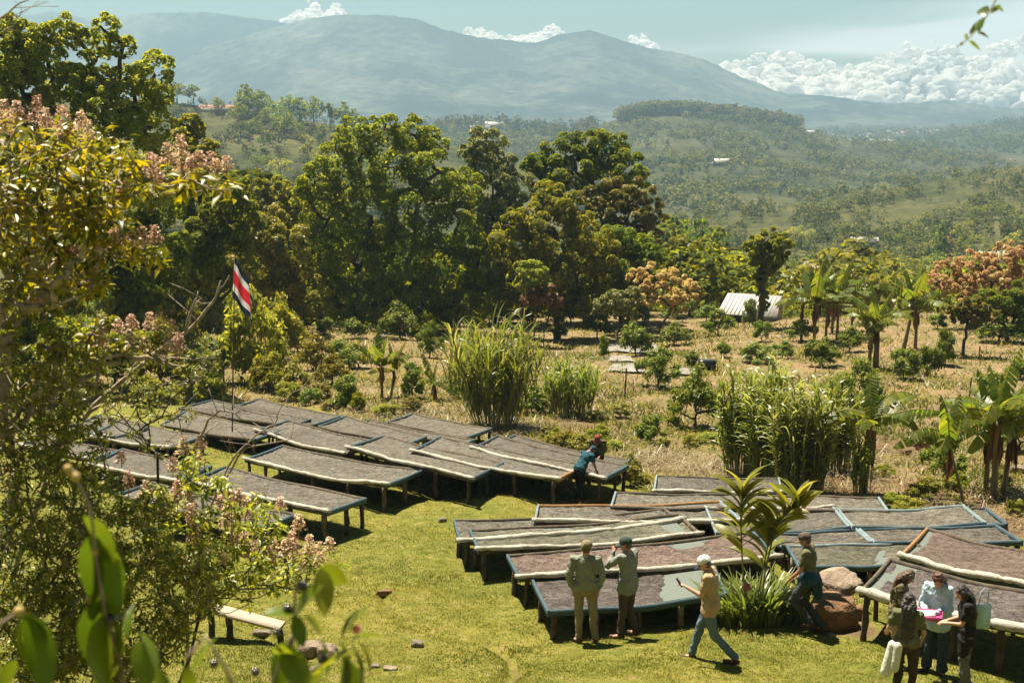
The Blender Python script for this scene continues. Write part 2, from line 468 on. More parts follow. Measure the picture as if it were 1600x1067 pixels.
HILLS = {}
def hill(name, crest, Dc, Df, zf, mat, ncol=360, nrow=90, amp=0.10, L=200.0, back=0.5, power=1.0, jag=0.0, pxr=None, seed=0):
    """heightfield whose skyline passes through the given directions at distance Dc"""
    cp = np.array(crest, float)
    p0, p1 = (pxr or (cp[0, 0], cp[-1, 0]))
    PX = np.linspace(p0, p1, ncol)
    cy_ = np.interp(PX, cp[:, 0], cp[:, 1])
    ksz = 5
    cy_ = np.convolve(np.pad(cy_, ksz // 2, mode='edge'), np.ones(ksz) / ksz, 'valid')
    el = np.arctan((CY - cy_) / F) - PITCH
    dcv = Dc if not hasattr(Dc, '__len__') else np.interp(PX, [p0, p1], Dc)
    zc = CAMZ + np.tan(el) * dcv
    T = np.concatenate([np.linspace(0, 1, nrow), np.linspace(1.03, 1 + back, max(8, nrow // 5))])
    TT, _ = np.meshgrid(T, PX, indexing='ij')
    Yd = Df + (dcv - Df) * TT
    X = (PX[None, :] - CX) / F * Yd / math.cos(PITCH) * 0.985
    s = np.where(TT <= 1, TT ** power, 1 - (TT - 1) * 1.3)
    zfv = zf(X, Yd) if callable(zf) else zf
    rise = zc[None, :] - zfv
    rid = ridged(X / L + seed, Yd / L + seed, 6)
    env = np.clip(TT * 2.2, 0, 1) * np.clip(1.0 - TT, 0.0, 1) ** 0.5
    Z = zfv + rise * s - amp * np.abs(rise).max() * (1 - rid) * env * 2.0
    Z += jag * (fbm(PX[None, :] / 9.0 + 0 * TT, TT * 40, 4) - 0.5) * np.clip(TT, 0, 1)
    g = G().add(np.stack([X, Yd, Z], -1), grid_faces(len(T), ncol))
    o = g.obj(name, mat, smooth=True)
    tag(o, kind='structure')
    HILLS[o.name] = dict(px=PX, T=T, X=X, Y=Yd, Z=Z)
    return o

def hill_pick(name, n, rng, tmin=0.0, tmax=1.0, p0=None, p1=None, wfn=None):
    """random points on a hill"""
    h = HILLS[name]
    out = []
    nr, nc = h['Z'].shape
    while len(out) < n:
        tt = rng.uniform(tmin, tmax)
        pp = rng.uniform(p0 if p0 is not None else h['px'][0], p1 if p1 is not None else h['px'][-1])
        i = np.searchsorted(h['T'], tt); i = min(max(i, 1), nr - 1)
        j = np.searchsorted(h['px'], pp); j = min(max(j, 1), nc - 1)
        fi = (tt - h['T'][i - 1]) / (h['T'][i] - h['T'][i - 1]); fj = (pp - h['px'][j - 1]) / (h['px'][j] - h['px'][j - 1])
        def bl(A): return (A[i - 1, j - 1] * (1 - fi) + A[i, j - 1] * fi) * (1 - fj) + (A[i - 1, j] * (1 - fi) + A[i, j] * fi) * fj
        P = (float(bl(h['X'])), float(bl(h['Y'])), float(bl(h['Z'])))
        if wfn is None or rng.random() < wfn(P, pp, tt): out.append(P)
    return out

# valley floor
fan('valley_floor', np.concatenate([np.linspace(900, 3000, 60), np.linspace(3050, 4600, 40)]), 160, -0.6, 0.6,
    lambda X, Y: CAMZ - 66 + 14 * (fbm(X / 260, Y / 260) - 0.5), M['plain'])
hill('mountain', [(-250, 150), (0, 138), (100, 128), (200, 118), (265, 100), (300, 85), (380, 60), (440, 43), (480, 31), (530, 24), (600, 23), (650, 29), (700, 48), (760, 60), (840, 68), (870, 55),
      (920, 47), (960, 61), (1010, 76), (1060, 84), (1100, 95), (1150, 120), (1220, 147), (1280, 149), (1340, 158), (1400, 162), (1480, 157), (1540, 167), (1600, 170), (1900, 172)],
     5200, 3700, CAMZ - 75, M['mountain'], 520, 120, 0.19, 760, 0.3, 1.15, 10)
hill('far_ridge', [(-400, 40), (-200, 30), (0, 29), (60, 24), (100, 18), (130, 24), (150, 30), (190, 28), (230, 22), (330, 19), (400, 28), (450, 35), (520, 60), (640, 110), (800, 140)],
     5900, 5000, CAMZ - 60, M['mountain'], 300, 60, 0.07, 700, 0.2, 1.2, 8, seed=9)
hill('low_ridge', [(1180, 240), (1260, 226), (1340, 222), (1400, 214), (1460, 205), (1520, 196), (1600, 186), (1700, 176), (1900, 160)],
     3000, 1900, CAMZ - 66, M['hill'], 160, 60, 0.10, 300, 0.4, 1.0, 6, seed=4)
hill('middle_hill', [(430, 225), (520, 215), (600, 206), (700, 200), (780, 197), (860, 205), (930, 196), (975, 184), (1040, 173), (1120, 180), (1190, 190), (1240, 198), (1300, 216), (1380, 226), (1460, 236),
      (1540, 244), (1620, 262), (1800, 290)], 1750, 820, CAMZ - 68, M['hill'], 420, 150, 0.20, 210, 0.4, 0.9, 5, seed=2)
hill('left_hill', [(-100, 140), (100, 145), (240, 156), (300, 163), (360, 173), (430, 180), (500, 192), (560, 200), (640, 214), (760, 240), (900, 300)],
     760, 290, lambda X, Y: gz(X, Y) + 0.5, M['slope'], 240, 110, 0.07, 90, 0.4, 0.85, 2, seed=5)
hill('right_slope', [(900, 390), (980, 372), (1060, 350), (1140, 334), (1240, 320), (1340, 300), (1440, 286), (1520, 272), (1600, 258), (1700, 242), (1900, 215)],
     (560, 860), 235, lambda X, Y: gz(X, Y) + 1.0, M['slope'], 300, 130, 0.08, 110, 0.3, 0.9, 2, seed=6)
# ------------------------------------------------------------------ vegetation builders
def unit(v):
    return v / (np.linalg.norm(v, axis=-1, keepdims=True) + 1e-9)

def leaves(g, C, Nn, L, W, rng, var=None, up=0.45, fold=False):
    """rhombic leaves centred on C with rough outward directions Nn"""
    n = len(C)
    if n == 0: return
    nrm = unit(Nn + rng.normal(0, 0.7, (n, 3)) + np.array([0, 0, up]))
    t = unit(np.cross(nrm, rng.normal(0, 1, (n, 3))))
    b = np.cross(nrm, t)
    L = np.broadcast_to(L, (n,)) * rng.uniform(0.7, 1.3, n)
    W = np.broadcast_to(W, (n,)) * rng.uniform(0.7, 1.3, n)
    V = np.stack([C - t * L[:, None] / 2, C + b * W[:, None] / 2 + nrm * W[:, None] * 0.12, C + t * L[:, None] / 2, C - b * W[:, None] / 2 + nrm * W[:, None] * 0.12], 1).reshape(-1, 3)
    Fc = np.arange(n * 4).reshape(n, 4)
    if var is None: var = np.clip(rng.normal(0.45, 0.22, n), 0, 1)
    g.add(V, Fc, np.repeat(np.broadcast_to(var, (n,)), 4))

def clump_crown(g, lobes, n, L, rng, sub=0.30, nsub=None, W=None, top=0.35, shell=0.78, density=None):
    """lobes: (cx,cy,cz,rx,ry,rz). Leaves gather in small billows on the lobes, with gaps between."""
    lob = np.array(lobes, float)
    area = (lob[:, 3] * lob[:, 5] + lob[:, 4] * lob[:, 5] + lob[:, 3] * lob[:, 4])
    area = area / area.sum()
    for q, (cx, cy, cz, rx, ry, rz) in enumerate(lob):
        nl = int(n * area[q])
        k = nsub or 16
        i = np.arange(k) + 0.5
        ph = np.arccos(1 - 2 * i / k); th = PI * (1 + 5 ** .5) * i + rng.uniform(0, 6)
        D = np.stack([np.cos(th) * np.sin(ph), np.sin(th) * np.sin(ph), np.cos(ph)], -1)
        D = unit(D + rng.normal(0, 0.25, D.shape))
        rr = np.array([rx, ry, rz])
        SCt = np.array([cx, cy, cz]) + D * rr * rng.uniform(0.60, 0.95, (k, 1))
        srad = rng.uniform(0.75, 1.3, k) * sub * rr.mean()
        tone = np.clip(rng.normal(0, 0.10, k), -0.25, 0.25)
        wgt = 0.6 + 0.5 * (D[:, 2] + 1) / 2
        wgt /= wgt.sum()
        idx = rng.choice(k, nl, p=wgt)
        d = unit(rng.normal(0, 1, (nl, 3)) + D[idx] * 0.7 + np.array([0, 0, top]))
        rad = srad[idx] * rng.uniform(shell, 1.08, nl) ** 1.0
        P = SCt[idx] + d * rad[:, None] * np.array([1, 1, 0.8])
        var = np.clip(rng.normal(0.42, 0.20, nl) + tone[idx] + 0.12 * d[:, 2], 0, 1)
        leaves(g, P, d, L, W or L * 0.6, rng, var)

def limbs(g, root, targets, r0, rng, tip=0.02, wig=0.08, n=5, gnarl=1.0, pexp=0.5):
    """branching skeleton: each target is reached from the nearest node already grown"""
    root = np.array(root, float)
    nodes = [root]; parent = [-1]
    T = sorted([np.array(t, float) for t in targets], key=lambda t: np.linalg.norm(t - root))
    leafn = []
    for t in T:
        A = np.array(nodes)
        dr = np.linalg.norm(A - root, axis=1)
        d = np.linalg.norm(A - t, axis=1) + 0.12 * dr + np.where(dr > np.linalg.norm(t - root), 1.0, 0)
        i = int(np.argmin(d))
        a = nodes[i]; ln = np.linalg.norm(t - a)
        m = max(2, int(ln / max(0.25 * np.linalg.norm(T[-1] - root), 1e-3) * 2) + 2)
        prev = i
        for k in range(1, m + 1):
            f = k / m
            p = a + (t - a) * f
            sagv = np.array([0, 0, 0.10 * ln * math.sin(f * PI)])
            if k < m: p = p + rng.normal(0, wig * ln / m * gnarl, 3) - sagv * 0.6
            nodes.append(p); parent.append(prev); prev = len(nodes) - 1
        leafn.append(prev)
    w = np.zeros(len(nodes))
    for l in leafn: w[l] += 1
    for i in range(len(nodes) - 1, 0, -1): w[parent[i]] += w[i]
    rr = tip + (r0 - tip) * (w / max(w[0], 1)) ** pexp
    ch = {}
    for i in range(1, len(nodes)): ch.setdefault(parent[i], []).append(i)
    def chain(start, frm):
        P = [nodes[frm]] if frm >= 0 else []
        Rr = [min(rr[frm], rr[start] * 1.3)] if frm >= 0 else []
        c = start
        while True:
            P.append(nodes[c]); Rr.append(rr[c])
            k = ch.get(c, [])
            if not k: break
            k = sorted(k, key=lambda q: -w[q])
            for o in k[1:]: stack.append((o, c))
            c = k[0]
        if len(P) > 1: g.tube(P, Rr, n, cap=False)
    stack = [(0, -1)]
    while stack:
        s_, f_ = stack.pop()
        chain(s_, f_)
    return nodes

def px_lobes(lb, D, rng, dj=0.25, flat=0.95):
    out = []
    for px, py, r in lb:
        rw = r / ppm(D)
        p = at(px, py, D + rng.uniform(-1, 1) * rw * dj * 3)
        out.append((p[0], p[1], p[2], rw, rw * rng.uniform(0.9, 1.15), rw * flat))
    return out

def hero_tree(name, label, D, base_px, lobes, n, leaf, mat, rng, bark='bark_dark', r0=0.35, nbr=True, cat='tree', group=None, nsub=16, sub=0.32, top=0.45, zb=None):
    n = int(n * 1.35); r0 = r0 * 0.7
    lob = px_lobes(lobes, D, rng)
    bx = (base_px - CX) / F * D * 1.0
    b = np.array([bx, D, float(gz(bx, D)) - 0.1])
    root = thing(name, label, cat, b, group=group)
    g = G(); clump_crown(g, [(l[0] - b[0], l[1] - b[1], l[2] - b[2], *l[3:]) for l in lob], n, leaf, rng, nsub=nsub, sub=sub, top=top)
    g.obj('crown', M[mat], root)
    g = G()
    tg = []
    for l in lob:
        tg.append(np.array(l[:3]) - b)
        for _ in range(2):
            tg.append(np.array(l[:3]) - b + rng.normal(0, 0.28, 3) * l[3])
    limbs(g, (0, 0, -0.3), [(0, 0, min(t[2] for t in tg) * 0.35 + 0.3)] + tg, r0, rng, tip=0.025, wig=0.12)
    g.obj('trunk', M[bark], root, smooth=True)
    return root

rg = np.random.default_rng(11)
hero_tree('broadleaf_tree', 'tallest tree at far left with billowing green crown and gaps of sky', 62, 60,
    [(22, 55, 30), (92, 48, 30), (165, 48, 24), (192, 72, 20), (10, 105, 42), (70, 88, 34), (150, 92, 26), (238, 112, 34), (212, 160, 44), (250, 150, 22), (105, 145, 46), (40, 150, 46),
     (165, 190, 46), (232, 200, 36), (210, 245, 45), (60, 220, 56), (120, 240, 56), (10, 290, 56), (40, 80, 26), (120, 60, 20), (-40, 140, 60), (-50, 250, 70), (170, 290, 50), (90, 320, 60), (230, 290, 40), (125, 128, 30), (60, 62, 28), (186, 122, 22), (150, 150, 34), (0, 55, 30), (40, 110, 30), (215, 135, 20)],
    50000, 0.20, 'leaf_pale', rg, r0=0.45, nsub=20, sub=0.30)
hero_tree('broadleaf_tree', 'small pale green tree right beside the tallest left tree', 84, 300,
    [(298, 198, 22), (285, 225, 26), (315, 235, 26), (300, 262, 34), (268, 262, 30), (330, 268, 24)], 9000, 0.24, 'leaf_pale', rg, r0=0.2)
hero_tree('broadleaf_tree', 'dark green tree behind the flowering tree, under the tall left tree', 72, 220,
    [(200, 330, 55), (250, 310, 45), (180, 400, 60), (240, 400, 60), (140, 360, 55), (60, 390, 65), (110, 430, 60), (210, 460, 50), (20, 330, 60)], 22000, 0.24, 'leaf_dark', rg, r0=0.3)
hero_tree('broadleaf_tree', 'dark bushy tree just left of the yellow-green trees', 80, 320,
    [(300, 310, 40), (345, 305, 38), (372, 345, 36), (320, 365, 52), (290, 420, 48), (350, 410, 45), (365, 290, 22)], 16000, 0.24, 'leaf_dark', rg, r0=0.28)
hero_tree('broadleaf_tree', 'yellow-green tree against the dark wood, left of the biggest crown', 90, 430,
    [(410, 365, 34), (452, 385, 36), (400, 415, 45), (462, 435, 34), (430, 345, 25), (435, 450, 40), (475, 475, 26)], 15000, 0.24, 'leaf_yellow', rg, r0=0.22)
hero_tree('broadleaf_tree', 'green tree low behind, left shoulder of the biggest crown', 118, 420,
    [(395, 290, 24), (440, 305, 28), (415, 325, 30), (470, 322, 26), (375, 312, 22), (350, 300, 20), (440, 345, 30)], 9000, 0.28, 'leaf_mid', rg, r0=0.25)
hero_tree('broadleaf_tree', 'biggest round green crown in the middle of the treeline', 98, 640,
    [(560, 213, 30), (600, 203, 26), (640, 207, 28), (672, 226, 26), (528, 240, 28), (500, 280, 34), (560, 270, 44), (620, 260, 44), (684, 270, 42), (724, 300, 34), (520, 330, 44), (478, 300, 24), (580, 340, 52),
     (650, 340, 54), (712, 360, 44), (498, 390, 40), (560, 410, 52), (630, 420, 56), (700, 430, 50), (748, 400, 32), (752, 450, 36), (520, 450, 40), (660, 475, 45), (590, 475, 42), (745, 485, 30), (545, 480, 34), (700, 482, 32)],
    62000, 0.25, 'leaf_mid', rg, r0=0.6, nsub=18)
hero_tree('broadleaf_tree', 'grey-green tree wedged between the two biggest crowns', 108, 775,
    [(758, 222, 26), (736, 236, 20), (785, 250, 25), (770, 290, 36), (745, 270, 30), (802, 292, 30), (790, 335, 34), (760, 340, 34)], 13000, 0.26, 'leaf_grey', rg, r0=0.3)
hero_tree('broadleaf_tree', 'dark domed tree at the right end of the treeline top', 112, 915,
    [(880, 238, 32), (920, 226, 28), (955, 233, 30), (978, 262, 30), (1000, 278, 18), (850, 258, 28), (900, 270, 40), (940, 280, 40), (862, 300, 35), (830, 262, 18), (975, 300, 26)], 19000, 0.28, 'leaf_dark', rg, r0=0.4)
hero_tree('broadleaf_tree', 'olive and rusty round tree at the right of the treeline', 105, 975,
    [(958, 308, 34), (1000, 303, 28), (922, 310, 22), (1022, 332, 22), (980, 345, 38), (1010, 365, 28), (940, 340, 28)], 13000, 0.24, 'leaf_olive', rg, r0=0.25, sub=0.24)
hero_tree('broadleaf_tree', 'brightly tufted dark tree in front of the domed tree', 96, 870,
    [(860, 312, 30), (890, 322, 28), (830, 352, 34), (872, 370, 44), (912, 370, 38), (800, 390, 40), (850, 420, 45), (900, 430, 40), (940, 402, 32), (932, 450, 32), (792, 440, 36), (800, 350, 24), (860, 470, 34), (900, 472, 28), (815, 478, 28)],
    28000, 0.24, 'leaf_mid', rg, r0=0.4)
hero_tree('broadleaf_tree', 'low dark green tree under the rusty round tree', 99, 985,
    [(960, 378, 32), (1000, 390, 28), (985, 428, 34), (952, 440, 28), (1024, 400, 20), (1010, 440, 24), (975, 465, 22)], 11000, 0.24, 'leaf_dark', rg, r0=0.25)
hero_tree('broadleaf_tree', 'bright yellow-green tree right of the treeline, above the orange bush', 122, 1080,
    [(1060, 390, 22), (1092, 392, 22), (1075, 418, 26), (1112, 410, 22), (1050, 430, 22), (1120, 432, 18), (1090, 445, 22)], 8000, 0.26, 'leaf_yellow', rg, r0=0.18)
hero_tree('flowering_bush', 'rounded orange-brown bush at the right foot of the treeline', 94, 1035,
    [(1022, 433, 26), (1052, 440, 24), (1000, 440, 22), (1076, 455, 20), (1040, 462, 26), (1005, 462, 20), (1060, 475, 18)], 9500, 0.20, 'leaf_orange', rg, r0=0.12, cat='bush', sub=0.2, top=0.8)
hero_tree('shrub', 'grey-green shrub left of the orange-brown bush', 90, 968,
    [(962, 470, 20), (985, 465, 18), (942, 478, 15), (975, 482, 16)], 4500, 0.20, 'leaf_grey', rg, r0=0.08, cat='bush')
hero_tree('shrub', 'pale yellowish bush standing against the dark foot of the wood', 90, 836,
    [(830, 425, 22), (845, 445, 18), (818, 442, 16)], 3500, 0.20, 'leaf_pale', rg, r0=0.08, cat='bush')
hero_tree('shrub', 'reddish brown withered bush below the pale yellowish bush', 89, 850,
    [(850, 462, 18), (828, 466, 15), (868, 470, 12)], 3000, 0.18, 'leaf_brown', rg, r0=0.06, cat='bush')
hero_tree('ivy_covered_tree', 'lone tree with thick ivy-clad trunk beside the white roof', 98, 1192,
    [(1200, 374, 20), (1178, 384, 16), (1222, 380, 17), (1190, 398, 22), (1216, 402, 18), (1200, 420, 15), (1188, 440, 11), (1193, 460, 10), (1194, 478, 9), (1192, 430, 13)], 12000, 0.20, 'leaf_mid', rg, r0=0.42, sub=0.3)
hero_tree('flowering_tree', 'wide domed tree covered in orange-beige bloom at the right edge', 92, 1545,
    [(1520, 418, 34), (1570, 408, 34), (1615, 412, 40), (1480, 426, 28), (1464, 442, 20), (1500, 450, 28), (1550, 442, 36), (1600, 452, 38), (1650, 430, 40), (1660, 470, 30)], 34000, 0.17, 'leaf_orange', rg, r0=0.35, sub=0.17, nsub=34, top=0.9)
hero_tree('broadleaf_tree', 'dark green tree below the orange-beige dome at the right edge', 84, 1585,
    [(1578, 470, 22), (1600, 462, 26), (1588, 492, 24), (1615, 500, 28), (1630, 470, 30), (1540, 470, 18)], 10000, 0.20, 'leaf_dark', rg, r0=0.2)
hero_tree('flowering_tree', 'small orange-topped tree with a dark trunk in the dry field', 76, 1517,
    [(1510, 480, 17), (1530, 478, 16), (1497, 492, 15), (1545, 492, 15), (1520, 500, 17), (1487, 484, 9)], 7000, 0.17, 'leaf_olive', rg, r0=0.14, sub=0.25, top=0.7)
hero_tree('shrub', 'golden bush showing between the banana plants', 112, 1370,
    [(1355, 448, 16), (1375, 445, 16), (1392, 455, 14), (1362, 462, 14)], 3000, 0.2, 'leaf_yellow', rg, r0=0.08, cat='bush')
# wall of dark trees closing the view under the big crowns
for k, (x, t_) in enumerate([(250, 'leftmost at the foot of the wood'), (340, 'second from the left at the foot of the wood'), (455, 'third from the left at the foot of the wood'), (560, 'below the left half of the biggest crown'), (660, 'below the right half of the biggest crown'), (770, 'below the grey-green tree'), (930, 'rightmost at the foot of the wood')]):
    hero_tree('understorey_tree', 'dark understorey tree, %s' % t_, 106 + 3 * (k % 2), x,
        [(x - 30, 400, 50), (x + 30, 410, 50), (x, 440, 50), (x - 40, 460, 38), (x + 40, 465, 38), (x, 480, 36)], 9000, 0.30, 'leaf_dark', rg, r0=0.25, group='dark understorey trees of the wood')

# ------------------------------------------------------------------ trees of the slopes beyond (shared meshes)
def proto_tree(kind, seed, n, leaf):
    r = np.random.default_rng(seed)
    g = G()
    if kind == 'round':
        lob = [(0, 0, 0.62, 0.34, 0.34, 0.30)] + [(math.cos(a) * 0.26, math.sin(a) * 0.26, r.uniform(0.42, 0.66), 0.24, 0.24, 0.22) for a in np.arange(5) * 1.26 + r.uniform(0, 1)]
    elif kind == 'tall':
        lob = [(r.normal(0, .05), r.normal(0, .05), z, w_, w_, 0.16) for z, w_ in ((.25, .18), (.42, .24), (.58, .25), (.74, .2), (.88, .12))]
    elif kind == 'cone':
        lob = [(0, 0, z, w_, w_, 0.12) for z, w_ in ((.12, .24), (.25, .24), (.38, .22), (.5, .19), (.62, .16), (.74, .12), (.85, .08), (.94, .04))]
    elif kind == 'pine':
        lob = [(r.normal(0, .12), r.normal(0, .12), z, w_, w_, 0.08) for z, w_ in ((.5, .2), (.6, .24), (.7, .22), (.8, .2), (.9, .14))]
    else:
        lob = [(r.normal(0, .25), r.normal(0, .25), r.uniform(.2, .45), .32, .32, .26) for _ in range(4)]
    clump_crown(g, lob, n, leaf, r, nsub=9, sub=0.38)
    g.tube([(0, 0, -0.1), (0, 0, 0.3), (0.01, 0, 0.6)], [0.03, 0.022, 0.012], 5, var=0.02)
    return g

HT = {}
for kind in ('round', 'tall', 'cone', 'pine', 'bush'):
    for s_ in range(3):
        HT[kind, s_] = {}
        for mt in ('leaf_hill', 'leaf_pale', 'leaf_olive', 'leaf_dark', 'leaf_mid', 'leaf_yellow'):
            pass
        base = proto_tree(kind, 40 + s_ * 7 + len(kind), 900, 0.075)
        HT[kind, s_] = base.mesh(kind + '_tree', M['leaf_hill'])

def hill_mesh(kind, s_, mt):
    key = (kind, s_, mt)
    if key not in HT:
        me = HT[kind, s_].copy(); me.materials[0] = M[mt]; HT[key] = me
    return HT[key]

rg = np.random.default_rng(21)
NAMES = {'round': 'broadleaf_tree', 'tall': 'tall_tree', 'cone': 'cypress', 'pine': 'pine_tree', 'bush': 'hillside_bush'}
def put_tree(kind, P, h, mt, label, group, wide=1.0, cat='tree'):
    if group and '%' in label:
        q = P[0] * F / (P[1] * math.cos(PITCH)) + CX
        near = 'nearer' if P[1] < {'trees in the green belt beyond the field': 165, 'trees on the right-hand slope': 400}.get(group, 600) else 'farther'
        label = label % ({'leaf_hill': 'muted green', 'leaf_mid': 'fresh green', 'leaf_dark': 'dark green', 'leaf_pale': 'pale green', 'leaf_olive': 'olive-brown', 'leaf_yellow': 'yellow-green'}[mt],
                         ('above the white roof' if q < 1225 else 'above the banana grove' if q < 1370 else 'left of the orange dome' if q < 1450 else 'beyond the orange dome'), near)
    o = inst(NAMES[kind], hill_mesh(kind, int(rg.integers(3)), mt), None, P, (0, 0, rg.uniform(0, 6.28)), (h * wide * rg.uniform(.85, 1.2), h * wide * rg.uniform(.85, 1.2), h))
    return tag(o, label, cat, group)
MTS = ['leaf_hill', 'leaf_mid', 'leaf_dark', 'leaf_pale', 'leaf_olive', 'leaf_yellow']
# near woodland belt behind the field (ground sheet, 120-240 m)
def in_view(P, pad=60):
    q = (P[0]) * F / (P[1] * math.cos(PITCH)) + CX
    return -pad < q < 1600 + pad
NB = 0
LB = [('round tree in the green belt between the field and the right-hand slope', 'trees in the green belt beyond the field')]
for k in range(120):
    Y = rg.uniform(118, 232)
    u = rg.uniform(980, 1640)
    x = (u - CX) / F * Y
    P = (x, Y, float(gz(x, Y)) - 0.2)
    kind = rg.choice(['round', 'bush', 'round', 'tall'])
    put_tree(kind, P, rg.uniform(4, 8.5) * (0.8 if kind == 'bush' else 1), MTS[rg.choice(6, p=[.2, .25, .2, .15, .1, .10])],
             {'round': '%s round tree beyond the field, %s, %s rows', 'bush': '%s low bush beyond the field, %s, %s rows',
              'tall': '%s narrow tree beyond the field, %s, %s rows'}[kind], 'trees in the green belt beyond the field', 1.3)
for k in range(26):
    Y = rg.uniform(125, 260); u = rg.uniform(330, 520); x = (u - CX) / F * Y
    put_tree(rg.choice(['round', 'tall']), (x, Y, float(gz(x, Y)) - 0.2), rg.uniform(9, 15), MTS[rg.choice(6, p=[.25, .25, .3, .1, .05, .05])],
             'tree standing in the hollow between the tall left trees and the biggest crown', 'trees in the hollow behind the treeline', 1.1)
# left hill: tall pines along its crest and scattered trees below
for px, t, h, kind, wd in [(282, 1, 16, 'round', .9), (308, 1, 14, 'pine', 1), (345, .97, 12, 'round', 1), (386, .97, 20, 'tall', 1.3), (402, .96, 22, 'round', .9), (418, .95, 20, 'round', .9), (454, .97, 20, 'round', .8),
                           (470, .98, 17, 'tall', 1.2), (492, .97, 21, 'round', .9), (516, .97, 18, 'pine', 1), (540, .98, 18, 'tall', 1), (556, .98, 15, 'tall', 1.1), (375, .9, 15, 'round', 1), (430, .9, 18, 'round', 1), (448, .86, 16, 'round', 1)]:
    h_ = HILLS['left_hill']; j = int(np.searchsorted(h_['px'], px)); i = int(np.searchsorted(h_['T'], t))
    P = (h_['X'][i, j], h_['Y'][i, j], h_['Z'][i, j] - 0.5)
    put_tree(kind, P, h * 0.85, 'leaf_dark', 'dark hazy tree along the crest of the left-hand hill', 'trees on the crest of the left-hand hill', wd)
for P in hill_pick('left_hill', 55, rg, 0.15, 0.95, 250, 620):
    put_tree(rg.choice(['round', 'bush', 'tall', 'pine']), (P[0], P[1], P[2] - 0.3), rg.uniform(5, 11), MTS[rg.choice(6, p=[.3, .15, .35, .1, .05, .05])],
             'tree scattered on the pale green flank of the left-hand hill', 'trees on the flank of the left-hand hill', 1.1)
for px, t, h, wd in [(1450, .34, 9.5, 1.1), (1470, .33, 16, .85), (1503, .45, 7, 1.2)]:
    h_ = HILLS['right_slope']; j = int(np.searchsorted(h_['px'], px)); i = int(np.searchsorted(h_['T'], t))
    put_tree('cone', (h_['X'][i, j], h_['Y'][i, j], h_['Z'][i, j] - 0.5), h, 'leaf_dark',
             {1450: 'shorter dark cypress of the pair on the right-hand slope', 1470: 'taller pointed cypress of the pair on the right-hand slope', 1503: 'small dark conical tree uphill right of the cypress pair'}[px], 'tree' if False else None, wd)
picks = hill_pick('right_slope', 150, rg, 0.02, 0.7, 960, 1660)
for P in picks:
    kind = rg.choice(['round', 'round', 'bush', 'tall'])
    put_tree(kind, (P[0], P[1], P[2] - 0.3), rg.uniform(4.5, 9.5) * (0.7 if kind == 'bush' else 1), MTS[rg.choice(6, p=[.45, .13, .2, .09, .09, .04])],
             {'round': '%s round tree on the right-hand slope, %s, %s part', 'bush': '%s bush on the right-hand slope, %s, %s part', 'tall': '%s tall tree on the right-hand slope, %s, %s part'}[kind],
             'trees on the right-hand slope', 1.25)
for k in range(16):
    Y = rg.uniform(225, 270); u = rg.uniform(1030, 1120); x = (u - CX) / F * Y
    put_tree('tall', (x, Y, float(gz(x, Y)) - 0.2), rg.uniform(13, 18), 'leaf_dark', 'tall dark tree of the stand at the foot of the middle hill', 'tall trees right of the rusty round tree', .9)

# masses too many to count: joined woodland
def mass(name, pts, hs, kinds, mat, label, rng, n=60, leaf=0.22, squash=1.0):
    tmpl = []
    for s_ in range(6):
        r = np.random.default_rng(100 + s_)
        g = G()
        if kinds[s_ % len(kinds)] == 'round':
            lob = [(0, 0, .55, .42, .42, .34), (.2, .1, .4, .3, .3, .26), (-.2, -.1, .42, .3, .3, .26)]
        else:
            lob = [(0, 0, .3, .22, .22, .28), (0, 0, .65, .2, .2, .28)]
        clump_crown(g, lob, n, leaf, r, nsub=5, sub=0.6)
        tmpl.append((np.concatenate(g.v), np.concatenate(g.f), np.concatenate(g.a)))
    out = G()
    for P, h in zip(pts, hs):
        V, Fc, A = tmpl[rng.integers(6)]
        a = rng.uniform(0, 6.28); c, s = math.cos(a), math.sin(a)
        Rz = np.array([[c, -s, 0], [s, c, 0], [0, 0, 1]])
        w_ = h * rng.uniform(0.8, 1.4)
        out.add((V * np.array([w_, w_, h * squash])) @ Rz.T + np.array(P), Fc, np.clip(A + rng.normal(0, 0.2), 0, 1))
    o = out.obj(name, M[mat])
    return tag(o, label, 'woodland', None, 'stuff')

def patchy(scale, thr, k=8.0, seed=0):
    return lambda P, pp, tt: 1 / (1 + math.exp(-k * 2 * (float(fbm(np.array(P[0] / scale + seed), np.array(P[1] / scale + seed))) - thr)))
pts = hill_pick('right_slope', 1500, rg, 0.0, 1.05, 930, 1720, patchy(28, 0.48))
mass('slope_woodland', pts, rg.uniform(2.5, 7.5, len(pts)), ['round', 'round', 'tall'], 'leaf_hill', 'mixed trees and hedges covering the right-hand slope', rg, 90, 0.16)
pts = hill_pick('left_hill', 650, rg, 0.05, 1.05, 230, 660, patchy(30, 0.52))
mass('hill_woodland', pts, rg.uniform(2.5, 7, len(pts)), ['round', 'tall'], 'leaf_hill', 'hedges and thickets on the left-hand hill', rg, 80, 0.18)
pts = hill_pick('middle_hill', 4200, rg, 0.02, 0.98, 640, 1640, patchy(45, 0.50, 10))
mass('middle_hill_woodland', pts, rg.uniform(3.5, 10, len(pts)), ['round', 'round', 'tall'], 'leaf_hill', 'patches of wood on the hazy middle hill', rg, 34, 0.28)
pts = hill_pick('middle_hill', 900, rg, 0.93, 1.06, 965, 1245) + hill_pick('middle_hill', 160, rg, 0.95, 1.02, 560, 930)
mass('hilltop_forest', pts, rg.uniform(9, 17, len(pts)), ['round', 'round', 'tall'], 'leaf_hill', 'dark forest capping the middle hill', rg, 60, 0.24)
pts = hill_pick('low_ridge', 700, rg, 0.2, 1.02, 1180, 1700, patchy(90, 0.5))
mass('low_ridge_woodland', pts, rg.uniform(8, 16, len(pts)), ['round', 'tall'], 'leaf_hill', 'woods on the low hazy ridge at the right', rg, 30, 0.3)
pts = []
